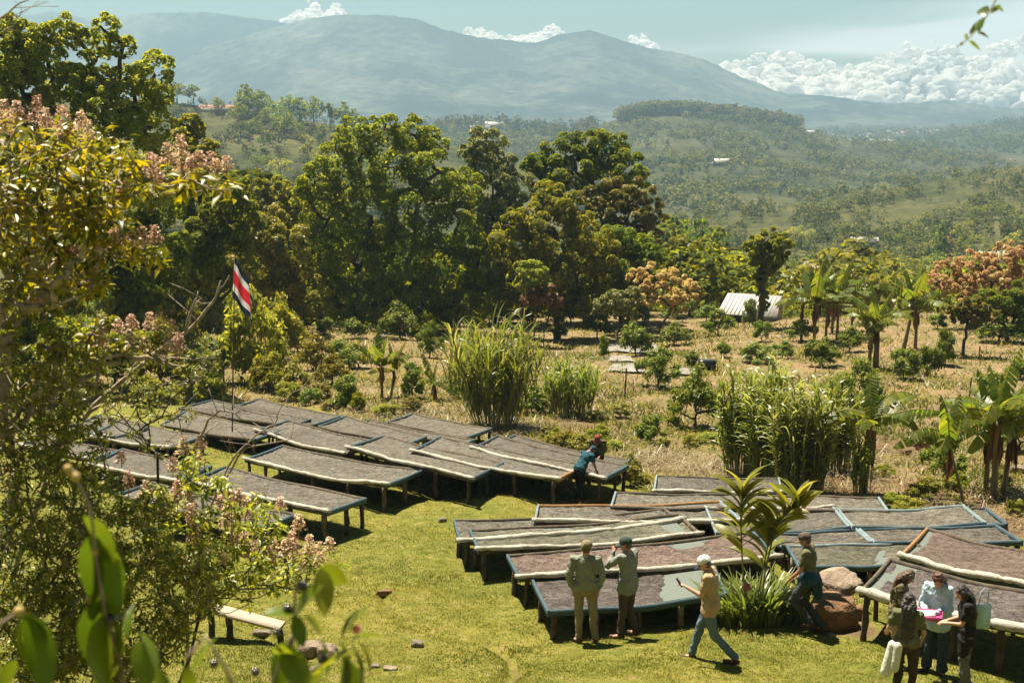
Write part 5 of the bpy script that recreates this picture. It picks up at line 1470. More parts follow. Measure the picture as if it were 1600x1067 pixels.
M['hair_black'] = plain_mat('hair_black', (0.021, 0.014, 0.012), (0.008, 0.005, 0.005), 60, .4, .6, 90, stretch=(4, 4, .4), spec=.5)
M['hair_brown'] = plain_mat('hair_brown', (0.112, 0.056, 0.026), (0.033, 0.017, 0.009), 40, .45, .6, 90, stretch=(4, 4, .4), spec=.5)
M['hair_auburn'] = plain_mat('hair_auburn', (0.122, 0.033, 0.017), (0.033, 0.012, 0.008), 40, .45, .6, 90, stretch=(4, 4, .4), spec=.5)
M['sage'] = cloth_mat('cloth_sage', (0.187, 0.202, 0.155))
M['sage2'] = cloth_mat('cloth_sage_grey', (0.196, 0.211, 0.178))
M['khaki'] = cloth_mat('cloth_khaki', (0.225, 0.182, 0.108))
M['brownt'] = cloth_mat('cloth_brown', (0.070, 0.052, 0.035))
M['tan'] = cloth_mat('cloth_tan', (0.356, 0.252, 0.140))
M['jeans'] = cloth_mat('cloth_blue_jeans', (0.099, 0.146, 0.187))
M['olive'] = cloth_mat('cloth_olive', (0.108, 0.108, 0.056))
M['navy'] = cloth_mat('cloth_navy', (0.017, 0.026, 0.046))
M['teal'] = cloth_mat('cloth_teal', (0.014, 0.065, 0.088))
M['bluej'] = cloth_mat('cloth_dark_teal_jacket', (0.018, 0.052, 0.079))
M['charcoal'] = cloth_mat('cloth_charcoal', (0.042, 0.046, 0.046))
M['darkjeans'] = cloth_mat('cloth_dark_jeans', (0.033, 0.047, 0.058))
M['lightblue'] = cloth_mat('cloth_light_blue', (0.393, 0.506, 0.580))
M['black'] = cloth_mat('cloth_black', (0.016, 0.014, 0.013))
M['darkbrown'] = cloth_mat('cloth_dark_brown', (0.042, 0.029, 0.018))
M['white'] = cloth_mat('cloth_cream_white', (0.543, 0.524, 0.450))
M['camo'] = cloth_mat('cloth_camouflage', (0, 0, 0), scale=13, stops=[(0.0, (0.029, 0.026, 0.016)), (0.44, (0.131, 0.108, 0.056)), (0.52, (0.070, 0.061, 0.029)), (0.60, (0.234, 0.196, 0.122))])
M['greypants'] = cloth_mat('cloth_grey_trousers', (0.122, 0.126, 0.108))
M['boot'] = plain_mat('boot_brown', (0.070, 0.033, 0.021), (0.042, 0.018, 0.012), 12, .6, .3)
M['shoe_black'] = plain_mat('shoe_black', (0.018, 0.017, 0.017), None, 12, .5)
M['caps_khaki'] = cloth_mat('cap_khaki', (0.187, 0.150, 0.088))
M['caps_green'] = cloth_mat('cap_dark_green', (0.033, 0.056, 0.046))
M['caps_brown'] = cloth_mat('cap_brown', (0.094, 0.070, 0.052))
M['caps_red'] = cloth_mat('cap_red', (0.243, 0.056, 0.042))
M['caps_white'] = cloth_mat('cap_white', (0.617, 0.617, 0.580))
M['plaid_brown'] = cloth_mat('cloth_maroon_sleeve', (0.140, 0.052, 0.056))
M['pinkbox'] = plain_mat('box_magenta', (0.580, 0.103, 0.281), (0.486, 0.075, 0.225), 6, .5)
M['paper'] = plain_mat('paper', (0.637, 0.617, 0.562), (0.562, 0.543, 0.486), 6, .7)
M['phone'] = plain_mat('phone_black', (0.018, 0.018, 0.021), None, 6, .2)
M['totebag'] = cloth_mat('tote_light_blue', (0.319, 0.468, 0.562))

def caps(g, p0, p1, r0, r1, n=14, sx=1.0):
    p0, p1 = np.array(p0, float), np.array(p1, float)
    d = p1 - p0; L = np.linalg.norm(d); d = d / (L + 1e-9)
    a = np.linspace(-PI / 2, 0, 5); b = np.linspace(0, PI / 2, 5)
    P = [p0 + d * r0 * math.sin(t) for t in a] + [p1 + d * r1 * math.sin(t) for t in b]
    Rr = [max(r0 * math.cos(t), .001) for t in a] + [max(r1 * math.cos(t), .001) for t in b]
    g.tube(P, Rr, n)
def ell(g, c, rad, M3=None, n=16, m=10):
    th = np.linspace(0.02, PI - 0.02, m); ph = np.arange(n) * 2 * PI / n
    V = np.stack([np.sin(th)[:, None] * np.cos(ph), np.sin(th)[:, None] * np.sin(ph), np.cos(th)[:, None] * np.ones(n)], -1).reshape(-1, 3) * np.array(rad)
    if M3 is not None: V = V @ np.array(M3).T
    i = np.arange(m - 1)[:, None] * n; j = np.arange(n)[None, :]; k = (j + 1) % n
    b = g.n
    g.add(V + np.array(c), np.stack([i + j, i + n + j, i + n + k, i + k], -1).reshape(-1, 4))
    g.f.append((b + np.arange(n))[None, :]); g.f.append((b + (m - 1) * n + np.arange(n))[None, ::-1])
def remeshed(g, name, mat, parent, vox=0.012, it=3, **kw):
    o = g.obj(name, mat, parent, smooth=True, **kw)
    md = o.modifiers.new('join', 'REMESH'); md.mode = 'VOXEL'; md.voxel_size = vox; md.use_smooth_shade = True
    sm = o.modifiers.new('soften', 'SMOOTH'); sm.iterations = it; sm.factor = 0.5
    return o
FOLD = bpy.data.textures.new('cloth_folds', 'CLOUDS'); FOLD.noise_scale = 0.10; FOLD.noise_depth = 2
LOCK = bpy.data.textures.new('hair_locks', 'CLOUDS'); LOCK.noise_scale = 0.035; LOCK.noise_depth = 3
def rough_up(o, tex, st):
    d = o.modifiers.new('relief', 'DISPLACE'); d.texture = tex; d.strength = st; d.mid_level = 0.5
    return o
def rotx(a): return np.array([[1, 0, 0], [0, math.cos(a), -math.sin(a)], [0, math.sin(a), math.cos(a)]])
def rotz(a): return np.array([[math.cos(a), -math.sin(a), 0], [math.sin(a), math.cos(a), 0], [0, 0, 1]])

def person(label, foot_px, yaw, H=1.75, J=None, lean=0.0, twist=0.0, head=(0, 0), skin='skin', top=('sage', 'long'), bottom=('khaki', 'straight'), shoes='boot', hat=None, hair=('hair_brown', 'short'),
           female=False, hem=.86, build=1.0, dz=0.0, hatlogo=None, world=None):
    """local frame: faces +Y, right hand at +X. J overrides joints; upper body ones are given in the torso's own frame."""
    P = world if world is not None else ground(*foot_px)
    root = thing('person', label, 'person', (P[0], P[1], P[2] + dz), yaw)
    s = H / 1.75
    sh, hp = (.165, .095) if female else (.195, .095)
    j = dict(shL=(-sh, 0, .46), shR=(sh, 0, .46), elL=(-sh - .06, -.03, .17), elR=(sh + .06, -.03, .17), wrL=(-sh - .04, .06, -.07), wrR=(sh + .04, .06, -.07),
             neck=(0, -.01, .52), hipL=(-hp, 0, .94), hipR=(hp, 0, .94), knL=(-hp - .01, .03, .50), knR=(hp + .01, .03, .50), anL=(-hp - .02, -.02, .09), anR=(hp + .02, -.02, .09), toeL=(-.04, .16), toeR=(.04, .16), fl=0, fr=0)
    if J: j.update(J)
    PV = np.array([0, 0, .96])
    Rt = rotz(twist) @ rotx(-lean)
    T = lambda p: PV + Rt @ np.array(p, float)
    hd = Rt @ (rotz(head[0]) @ rotx(-head[1]))
    neck = T(j['neck']); hc = neck + hd @ np.array([0, .025, .135])
    bw = build
    # --- body
    g = G()
    ell(g, T((0, .0, .33)), (.150 * bw, .098, .20), Rt); ell(g, T((0, 0, .12)), (.128 * bw, .09, .16), Rt); ell(g, PV + [0, 0, -.01], (.145, .098, .11))
    caps(g, T(j['shL']), T(j['shR']), .055, .055)
    caps(g, neck - (hc - neck) * .3, hc, .056, .052)
    ell(g, hc, (.074, .092, .112), hd)
    ell(g, hc + hd @ np.array([0, .030, -.062]), (.052, .060, .052), hd)
    caps(g, hc + hd @ np.array([0, .088, .012]), hc + hd @ np.array([0, .108, -.022]), .010, .016)
    ell(g, hc + hd @ np.array([0, .088, -.055]), (.024, .012, .009), hd)
    for sx in (-1, 1): ell(g, hc + hd @ np.array([sx * .077, -.005, -.01]), (.012, .020, .032), hd)
    for sd in 'LR':
        S, E, W = T(j['sh' + sd]), T(j['el' + sd]), T(j['wr' + sd])
        caps(g, S, E, .052 if not female else .042, .040 if not female else .034); caps(g, E, W, .040 if not female else .034, .027)
        d = unit(W - E); ref = unit(np.array([0, 0, 1.0]) - d * d[2]) if abs(d[2]) < .9 else np.array([0, 1.0, 0])
        if 'palm' + sd in j: ref = unit(np.array(j['palm' + sd], float))
        side = unit(np.cross(d, ref)); ref = np.cross(side, d)
        cur = j.get('curl' + sd, .5)
        pc = W + d * .055
        ell(g, pc, (.042, .052, .020), np.stack([side, d, ref], 1))
        for q, (off, ln) in enumerate(((-.030, .060), (-.010, .074), (.011, .078), (.031, .070))):
            b = W + d * .095 + side * off
            m_ = b + unit(d * math.cos(cur * .5) - ref * math.sin(cur * .5)) * ln * .5
            e = m_ + unit(d * math.cos(cur * 1.4) - ref * math.sin(cur * 1.4)) * ln * .55
            caps(g, b - d * .02, m_, .0100, .0095, 8); caps(g, m_, e, .0095, .008, 8)
        th = 1 if sd == 'L' else -1
        b = W + d * .03 + side * th * .035
        m_ = b + unit(d * .7 + side * th * .6 - ref * .3) * .035; e = m_ + unit(d * .95 + side * th * .1 - ref * .4) * .032
        caps(g, b, m_, .013, .011, 8); caps(g, m_, e, .011, .009, 8)
        Hp, K, A = np.array(j['hip' + sd]), np.array(j['kn' + sd]), np.array(j['an' + sd])
        caps(g, Hp, K, .078, .050); caps(g, K, A, .050, .034)
        tx, ty = j['toe' + sd]
        caps(g, A + [0, 0, -.03], A + np.array([tx * .9, ty * .8, -.055]), .038, .032)
    remeshed(g, 'body', M[skin], root, .0115, 2, scale=s)
    # eyes
    for sx in (-1, 1):
        g = G(); ell(g, hc + hd @ np.array([sx * .030, .083, .012]), (.011, .006, .006), hd, 8, 6); g.obj('eye', M['eye'], root, smooth=True, scale=s)
    # --- shirt
    mt, kind = top
    g = G()
    ell(g, T((0, .0, .34)), (.178 * bw, .130, .21), Rt); ell(g, T((0, 0, .15)), ((.160 if female else .172) * bw, .126, .22), Rt)
    caps(g, T((-.075 * bw, 0, .03)), T((.075 * bw, 0, .03)), .128, .128)
    if hem < .84: caps(g, PV + [-.07, 0, hem - .96 + .10], PV + [.07, 0, hem - .96 + .10], .140, .140)
    caps(g, T(j['shL']), T(j['shR']), .072, .072); caps(g, T((-.03, 0, .49)), T((.03, 0, .49)), .07, .07)
    for sd in 'LR':
        S, E, W = T(j['sh' + sd]), T(j['el' + sd]), T(j['wr' + sd])
        if kind == 'long':
            caps(g, S, E, .070, .060); caps(g, E, E + (W - E) * .93, .060, .043)
        else:
            caps(g, S, S + (E - S) * .62, .070, .064)
    rough_up(remeshed(g, 'shirt', M[mt], root, .014, 3, scale=s), FOLD, .055)
    # --- trousers
    mt, kind = bottom
    g = G(); ell(g, PV + [0, 0, -.03], (.170, .120, .13))
    fl = .085 if kind == 'flare' else .056
    for sd in 'LR':
        Hp, K, A = np.array(j['hip' + sd]), np.array(j['kn' + sd]), np.array(j['an' + sd])
        caps(g, Hp, K, .098, .070); caps(g, K, A + [0, 0, .03], .068, fl)
    rough_up(remeshed(g, 'trousers', M[mt], root, .014, 3, scale=s), FOLD, .045)
    for sd in 'LR':
        A = np.array(j['an' + sd]); tx, ty = j['toe' + sd]
        g = G(); dr = unit(np.array([tx, ty, 0.0]))
        caps(g, A + [0, 0, .02], A + [0, 0, -.04], .046, .044)
        caps(g, A - dr * .035 + [0, 0, -.045], A + dr * .16 + [0, 0, -.055], .042, .036)
        remeshed(g, 'shoe', M[shoes], root, .012, 2, scale=s)
    # --- hair and hat
    mt, kind = hair
    g = G()
    h = lambda x, y, z: hc + hd @ np.array([x, y, z])
    if kind == 'short':
        ell(g, h(0, -.014, .012), (.081, .090, .100), hd); ell(g, h(0, -.03, -.03), (.070, .068, .06), hd)
    else:
        ell(g, h(0, -.016, .022), (.089, .098, .108), hd)
        L = {'long': .42, 'verylong': .55, 'mid': .24}[kind]
        w0 = .085
        back = Rt @ np.array([0, -.085, 0])
        pts = [h(0, -.05, 0), neck + back * .75 + [0, 0, .02], neck + back * 1.1 + Rt @ np.array([0, -.01, -L * .5]), neck + back * 1.05 + Rt @ np.array([0, 0, -L])]
        for a_, b_, ra, rb_ in zip(pts[:-1], pts[1:], (.085, .078, .07), (.078, .072, .045)):
            for ox in (-.07, -.035, 0, .035, .07):
                caps(g, a_ + Rt @ np.array([ox * .8, 0, 0]), b_ + Rt @ np.array([ox * 1.2, abs(ox) * .2, abs(ox) * .6]), ra * .55, rb_ * .5)
        for sx in ((-1, 1) if kind != 'mid' else ()):
            caps(g, h(sx * .072, .01, .03), h(sx * .085, .035, -.14), .032, .035); caps(g, h(sx * .085, .035, -.14), T((sx * .11, .10, .36)), .036, .03)
    rough_up(remeshed(g, 'hair', M[mt], root, .012, 2, scale=s), LOCK, .025 if kind == 'short' else .04)
    if hat:
        g = G(); n, m = 18, 7
        th = np.linspace(0.02, 1.5, m); ph = np.arange(n) * 2 * PI / n
        V = np.stack([np.sin(th)[:, None] * np.cos(ph) * .094, np.sin(th)[:, None] * np.sin(ph) * .110, np.cos(th)[:, None] * np.ones(n) * .092], -1).reshape(-1, 3)
        V = np.concatenate([V, V[-n:] * [1.0, 1.0, 1] + [0, 0, -.032]])
        V = V @ hd.T + h(0, -.008, .040)
        i = np.arange(m)[:, None] * n; jj = np.arange(n)[None, :]; k = (jj + 1) % n
        g.add(V, np.stack([i + jj, i + n + jj, i + n + k, i + k], -1).reshape(-1, 4)); g.f.append(np.arange(n)[None, :])
        cm, bm = hat if isinstance(hat, tuple) else (hat, hat)
        cap_ = g.obj('cap', M[cm], root, smooth=True, scale=s)
        g = G(); u = np.linspace(-1.15, 1.15, 11)
        inner = np.stack([np.sin(u) * .092, np.cos(u) * .104, 0 * u], -1); outer = np.stack([np.sin(u * .9) * .098, .085 + np.cos(u) * .105, -.020 + 0 * u - .01 * np.abs(u)], -1)
        for off in (0, -.006):
            V = np.stack([inner, outer], 1).reshape(-1, 3) + [0, 0, .018 + off]
            i0 = np.arange(10) * 2
            g.add(V @ hd.T + h(0, -.006, .0), np.stack([i0, i0 + 1, i0 + 3, i0 + 2], -1))
        g.obj('cap_brim', M[bm], cap_)
    return root, T, s, hc, hd
def blob_part(root, name, mat, prims, s, vox=.014, it=3):
    g = G()
    for p in prims:
        if p[0] == 'c': caps(g, *p[1:])
        else: ell(g, *p[1:])
    return remeshed(g, name, M[mat], root, vox, it, scale=s)
D90 = PI / 2
# two men with their backs to the lens
person('man seen from behind in sage long-sleeved shirt, khaki trousers and khaki cap', (914, 1004), R(-4), 1.80,
       dict(elL=(-.275, -.04, .19), elR=(.275, -.04, .19), wrL=(-.215, .07, -.045), wrR=(.215, .07, -.045), anL=(-.10, -.02, .09), anR=(.16, -.02, .09), knR=(.13, .02, .5), toeL=(-.08, .12), toeR=(.03, .16)), lean=.02, head=(-.35, .1),
       top=('sage', 'long'), bottom=('khaki', 'straight'), hat='caps_khaki', hair=('hair_brown', 'short'), build=1.05)
person('man in dark green cap and dark brown trousers, one hand raised to his ear', (980, 996), R(52), 1.80,
       dict(shL=(-.19, .02, .46), elL=(-.24, .24, .30), wrL=(-.07, .23, .50), elR=(.24, .04, .18), wrR=(.17, .20, .03), curlL=1.2, palmL=(1, 0, 0), anL=(-.13, .05, .09), anR=(.14, -.06, .09), toeL=(-.06, .16), toeR=(.02, .16)), lean=.03, head=(.25, .15), skin='skin_tan',
       top=('sage2', 'long'), bottom=('brownt', 'straight'), hat='caps_green', hair=('hair_brown', 'short'), hem=.78, build=1.12)
# walker with phone
r_, T_, s_, hc_, hd_ = person('man walking left in tan T-shirt and blue jeans, white and navy cap, holding a phone', (1108, 1034), R(72), 1.80,
       dict(elL=(-.19, .10, .19), wrL=(-.13, .33, .29), curlL=1.0, elR=(.22, -.05, .18), wrR=(.20, .07, -.03), hipL=(-.09, .02, .92), knL=(-.08, -.08, .50), anL=(-.05, -.40, .15), toeL=(0, .15), knR=(.09, .18, .50), anR=(.07, .28, .09), toeR=(0, .17)), lean=.06, head=(0, .45),
       top=('tan', 'short'), bottom=('jeans', 'straight'), hat=('caps_white', 'navy'), hair=('hair_brown', 'short'), hem=.80, dz=-.03, build=1.08)
ph = thing('mobile_phone', 'black phone held up by the man in the white and navy cap', 'phone', tuple(r_.location))
G().box((0, 0, 0), (.078, .010, .155)).obj('case', M['phone'], ph, loc=(0, 0, 0))
_p = Vector(T_((-.13, .44, .36))) * s_; _p.rotate(Euler((0, 0, R(72)))); ph.location = r_.location + _p; ph.rotation_euler = (R(-35), 0, R(72))
# man in olive T-shirt, jacket tied round the waist
r_, T_, s_, hc_, hd_ = person('man in olive T-shirt and brown cap walking past the boulder, jacket round his waist', (1262, 987), R(66), 1.80,
       dict(elL=(-.22, .10, .18), wrL=(-.17, .28, .02), elR=(.23, .00, .18), wrR=(.19, .20, .00), knL=(-.07, .26, .55), anL=(-.03, -.06, .16), toeL=(0, .15), knR=(.10, .10, .50), anR=(.08, -.22, .10), toeR=(0, .16)), lean=.10, head=(0, .2), skin='skin_tan',
       top=('olive', 'short'), bottom=('charcoal', 'straight'), hat='caps_brown', hair=('hair_brown', 'short'), hem=.86, shoes='boot')
blob_part(r_, 'tied_jacket', 'bluej', [('c', (-.10, 0, .97), (.10, 0, .97), .15, .15), ('c', (.12, -.06, .93), (.17, -.10, .66), .10, .09), ('c', (.02, -.10, .92), (.06, -.14, .64), .10, .08), ('c', (-.02, .15, .95), (.0, .20, .72), .035, .03)], s_)
# women's group
r_, T_, s_, hc_, hd_ = person('woman with long brown hair in camouflage shirt, facing the woman in light blue', (1396, 1040), R(-112), 1.66,
       dict(elL=(-.20, .10, .18), wrL=(-.08, .26, .14), elR=(.20, .10, .18), wrR=(.08, .26, .14)), lean=.14, head=(.1, .55), top=('camo', 'long'), bottom=('tan', 'straight'), hair=('hair_brown', 'long'), female=True, hem=.80)
r_, T_, s_, hc_, hd_ = person('woman with auburn hair in a loose light blue shirt and dark flared jeans', (1460, 1052), R(142), 1.72,
       dict(elL=(-.21, .08, .16), wrL=(-.06, .28, .16), elR=(.21, .08, .16), wrR=(.08, .28, .17), anL=(-.12, .02, .09), anR=(.14, 0, .09)), lean=.08, head=(.3, .6), top=('lightblue', 'long'), bottom=('darkjeans', 'flare'), hair=('hair_auburn', 'mid'), shoes='shoe_black', female=True, hem=.72, build=1.15)
tr = thing('tray', 'magenta box tray of papers held by the woman in light blue', 'tray', tuple(r_.location))
_p = Vector(T_((.0, .40, .13))) * s_; _p.rotate(Euler((0, 0, R(142)))); tr.location = r_.location + _p; tr.rotation_euler = (R(-8), 0, R(160))
g = G(); g.box((0, 0, 0), (.40, .24, .008)); 
for a_, b_ in (((0, .12, .035), (.40, .008, .07)), ((0, -.12, .035), (.40, .008, .07)), ((.2, 0, .035), (.008, .232, .07)), ((-.2, 0, .035), (.008, .232, .07))): g.box(a_, b_)
g.obj('shell', M['pinkbox'], tr); G().box((.03, 0, .055), (.25, .17, .02), rotz(.2)).obj('papers', M['paper'], tr)
r_, T_, s_, hc_, hd_ = person('woman seen from behind with very long black hair, pale jacket knotted at her waist', (1412, 1098), R(-18), 1.64,
       dict(elL=(-.28, .02, .20), wrL=(-.30, .20, .10), elR=(.24, .03, .17), wrR=(.20, .18, .02)), lean=.05, head=(.1, .3), top=('olive', 'short'), bottom=('darkbrown', 'straight'), hair=('hair_black', 'verylong'), female=True, hem=.86)
blob_part(r_, 'knotted_jacket', 'white', [('c', (-.20, -.06, .93), (-.28, -.10, .52), .075, .085), ('c', (-.12, -.10, .94), (-.16, -.14, .60), .07, .07), ('c', (-.20, .04, .93), (-.26, .04, .45), .05, .05)], s_)
r_, T_, s_, hc_, hd_ = person('dark-haired woman in black top and grey striped trousers, rightmost of the group', (1506, 1078), R(78), 1.66,
       dict(elL=(-.18, .10, .18), wrL=(-.10, .30, .17), elR=(.18, .10, .16), wrR=(.10, .28, .14)), lean=.06, head=(.15, .45), top=('black', 'short'), bottom=('greypants', 'flare'), hair=('hair_black', 'long'), shoes='shoe_black', female=True, hem=.74)
blob_part(r_, 'apron', 'black', [('c', (-.10, .02, .92), (-.10, .05, .66), .10, .10), ('c', (.06, .0, .92), (.08, .04, .70), .11, .10)], s_)
g = G(); g.box((.135, .0, .55), (.02, .025, .8)); g.obj('trouser_stripe', M['white'], r_, scale=s_)
tb = thing('tote_bag', 'light blue tote bag hanging behind the dark-haired woman at the right', 'bag', tuple(r_.location))
_p = Vector(T_((.16, -.20, .0))) * s_; _p.rotate(Euler((0, 0, R(78)))); tb.location = r_.location + _p; tb.rotation_euler = (0, .1, R(20))
g = G(); g.add([(-.16, -.03, 0), (.16, -.03, 0), (.14, -.02, .36), (-.14, -.02, .36), (-.16, .03, 0), (.16, .03, 0), (.14, .02, .36), (-.14, .02, .36)], [[0, 1, 2, 3], [5, 4, 7, 6], [0, 4, 5, 1], [1, 5, 6, 2], [4, 0, 3, 7]]); g.obj('pouch', M['totebag'], tb)
G().tube([(-.08, 0, .35), (-.07, .0, .55), (0, 0, .64), (.07, 0, .55), (.08, 0, .35)], .009, 6).obj('strap', M['totebag'], tb)
# workers at the left group of beds
person('worker in a teal vest and hood bending over a bed, arm stretched out', (905, 786), R(-58), 1.66,
       dict(elR=(.20, .20, .30), wrR=(.12, .42, .22), elL=(-.22, .10, .22), wrL=(-.12, .30, .18), anL=(-.12, 0, .09), anR=(.14, 0, .09)), lean=.62, head=(0, .5), skin='skin_tan', top=('teal', 'short'), bottom=('black', 'straight'), hat='teal', hair=('hair_black', 'short'), hem=.86, build=1.1)
_w = ground(934, 752)
person('worker in red cap and camouflage jacket leaning over the bed from behind', None, R(172), 1.62,
       dict(elR=(.25, .16, .26), wrR=(.14, .36, .20), elL=(-.25, .16, .26), wrL=(-.10, .36, .20)), lean=.55, head=(0, .35), skin='skin_tan', top=('camo', 'long'), bottom=('darkbrown', 'straight'), hat='caps_red', hair=('hair_black', 'short'), world=ground(934, 752))
# ------------------------------------------------------------------ flag, bench, rocks, houses and small things
def flag():
    b = ground(362, 692)
    D = b[1]
    root = thing('flagpole', 'thin flagpole with a limp blue, white and red striped flag between the left beds', 'flagpole', b)
    topz = at(367, 398, D) - b
    G().tube([(0, 0, -.3), tuple(topz * .5), tuple(topz + [0, 0, .05])], [.028, .022, .014], 8).obj('pole', M['post'], root, smooth=True)
    nu, nv = 30, 31
    c = {k: at(*p, D - .05) - b for k, p in dict(ht=(367, 401), hb=(363, 464), ft=(395, 462), fb=(397, 506)).items()}
    u = np.linspace(0, 1, nu)[:, None]; v = np.linspace(0, 1, nv)[None, :]
    P = ((1 - u) * v)[..., None] * c['ht'] + ((1 - u) * (1 - v))[..., None] * c['hb'] + (u * v)[..., None] * c['ft'] + (u * (1 - v))[..., None] * c['fb']
    fold = np.sin(u * PI * 3.2 + v * .8)
    P[..., 1] += (.16 * fold * np.sqrt(u))
    P[..., 0] += (.07 * np.cos(u * PI * 3.2 + v) * u * (1.1 - v * .4)) + .05 * np.sin(u * PI)
    P[..., 2] += -.10 * np.sin(u * PI) * (1 - v) + .03 * np.sin(v * 6 + u * 5) * u
    g = G().add(P.reshape(-1, 3), grid_faces(nu, nv), 0.5)
    g.a = [np.repeat(np.linspace(0, 1, nv)[None, :], nu, 0).ravel().astype(np.float32)]
    m, t = newmat('flag_cloth')
    a = t.n('ShaderNodeAttribute', attribute_name='var').outputs['Fac']
    cc = t.ramp(a, [(0, (0.02, 0.03, 0.055)), (1 / 6, (0.66, 0.66, 0.64)), (2 / 6, (0.62, 0.035, 0.05)), (4 / 6, (0.66, 0.66, 0.64)), (5 / 6, (0.02, 0.03, 0.055))], 'CONSTANT')
    df = t.n('ShaderNodeBsdfDiffuse', ins={0: cc}); tl = t.n('ShaderNodeBsdfTranslucent', ins={0: cc})
    finish(m, t, t.n('ShaderNodeMixShader', ins={0: .35, 1: df.outputs[0], 2: tl.outputs[0]}).outputs[0])
    g.obj('flag', m, root, smooth=True)
flag()

def stone(name, label, px, py, size, seed, mat='rock', cat='rock', sink=.25, lump=.34, n=16, flat=1.0, group=None, yaw=0, res=3):
    P = ground(px, py)
    r = np.random.default_rng(seed)
    import bmesh
    bm = bmesh.new(); bmesh.ops.create_icosphere(bm, subdivisions=res, radius=1.0)
    for vtx in bm.verts:
        d = np.array(vtx.co)
        k = 1 + lump * 2 * (float(fbm(np.array(d[0] * 1.2 + seed * 3.1 + d[2]), np.array(d[1] * 1.2 + d[2] * .7 + seed), 4)) - .5) * 1.6
        q = d * k
        for ax in range(3):
            for lim in (.72,):
                q[ax] = np.sign(q[ax]) * (abs(q[ax]) if abs(q[ax]) < lim else lim + (abs(q[ax]) - lim) * .35)
        vtx.co = Vector((q[0] * size[0], q[1] * size[1], q[2] * size[2] * flat))
    me = bpy.data.meshes.new(name); bm.to_mesh(me); bm.free(); me.materials.append(M[mat])
    me.polygons.foreach_set('use_smooth', [True] * len(me.polygons))
    o = inst(name, me, None, (P[0], P[1], P[2] + size[2] * (1 - sink) * .6), (0, 0, yaw))
    return tag(o, label, cat, group)
M['rock'] = plain_mat('rock_grey_brown', (0.198, 0.165, 0.125), (0.079, 0.063, 0.046), 5, .9, 1.0, 9, dist=.05)
M['rock_orange'] = plain_mat('rock_ochre', (0.224, 0.132, 0.066), (0.079, 0.040, 0.020), 2.2, .9, 1.0, 7, dist=.08)
M['rock_pale'] = plain_mat('rock_tan', (0.27, 0.215, 0.155), (0.11, 0.08, 0.055), 3.0, .9, 1.0, 8, dist=.08)
stone('boulder', 'big ochre lower half of the split boulder beside the front-right bed', 1296, 975, (.52, .42, .42), 3, 'rock_orange', 'boulder', .3, .3, yaw=.2, res=4)
def cap_rock():
    o = stone('boulder', 'flat pinkish slab tilted on top of the ochre boulder', 1306, 955, (.46, .42, .17), 8, 'rock_pale', 'boulder', .0, .28, yaw=.5, res=4)
    o.location.z += .47; o.location.x += .03; o.rotation_euler = (.25, -.22, .5)
cap_rock()
RK = [(652, 1012, (.13, .11, .11), 'rounded brown stone lying alone on the lawn', 'rock'), (691, 815, (.13, .12, .09), 'dark stone in the grass between the two groups of beds', 'rock'), (610, 1047, (.14, .10, .06), 'pale flat stone beyond the little eroded step', 'rock_pale'),
      (586, 1044, (.10, .08, .06), 'small dark stone left of the pale flat stone', 'rock'), (487, 1020, (.22, .18, .14), 'pinkish rubble stone below the bench, left piece', 'rock_pale'), (512, 1022, (.20, .16, .13), 'pinkish rubble stone below the bench, right piece', 'rock_pale'),
      (1300, 993, (.09, .07, .04), 'small flat stone in front of the split boulder', 'rock_pale'), (1440, 702, (.35, .3, .28), 'reddish boulder by the rubble behind the canes', 'rock_orange'), (1415, 712, (.25, .2, .2), 'smaller reddish stone leaning on the rubble boulder', 'rock_orange'),
      (1590, 738, (.25, .2, .16), 'brown rock near the rightmost banana stems', 'rock_pale'), (1330, 965, (.28, .25, .2), 'dark ochre stone between the split boulder and the bed post', 'rock_orange'), (600, 928, (.18, .08, .07), 'reddish earth clod on the rim of the grassy hollow', 'rock_orange'),
      (410, 990, (.2, .1, .06), 'low brown stone under the bench', 'rock'), (595, 531, (.6, .3, .25), 'dark stone at the far edge of the field', 'rock')]
for k, (px, py, sz, lb, mt) in enumerate(RK): stone('rock', lb, px, py, sz, 20 + k, mt)

# bench
def bench():
    b = ground(385, 1000); D = b[1]
    root = thing('plank_bench', 'pale wooden plank bench on posts at the lower left', 'bench', b)
    a_, c_ = at(322, 945, D + .1) - b, at(441, 976, D - .1) - b
    g = G(); sweep_board(g, [a_, (a_ + c_) / 2, c_], np.array([0, 0, 1.0]), .34, .05); g.obj('seat', M['plank'], root)
    for f in (.06, .30, .97):
        q = a_ + (c_ - a_) * f
        zz = float(gz(q[0] + b[0], q[1] + b[1])) - b[2]
        inst('leg', LEGS[1], root, (q[0], q[1], zz), (0, 0, f), (1.1, 1.1, q[2] - zz - .05))
M['plank'] = plain_mat('plank_sunbleached', (0.383, 0.323, 0.244), (0.251, 0.191, 0.132), 8, .7, .3, 20, stretch=(1, 4, 1))
bench()
tag(inst('tree_stump', LEGS[0], None, ground(285, 985), (0, 0, 0), (2.0, 2.0, .45)), 'short dark stump in the grass left of the bench', 'stump')

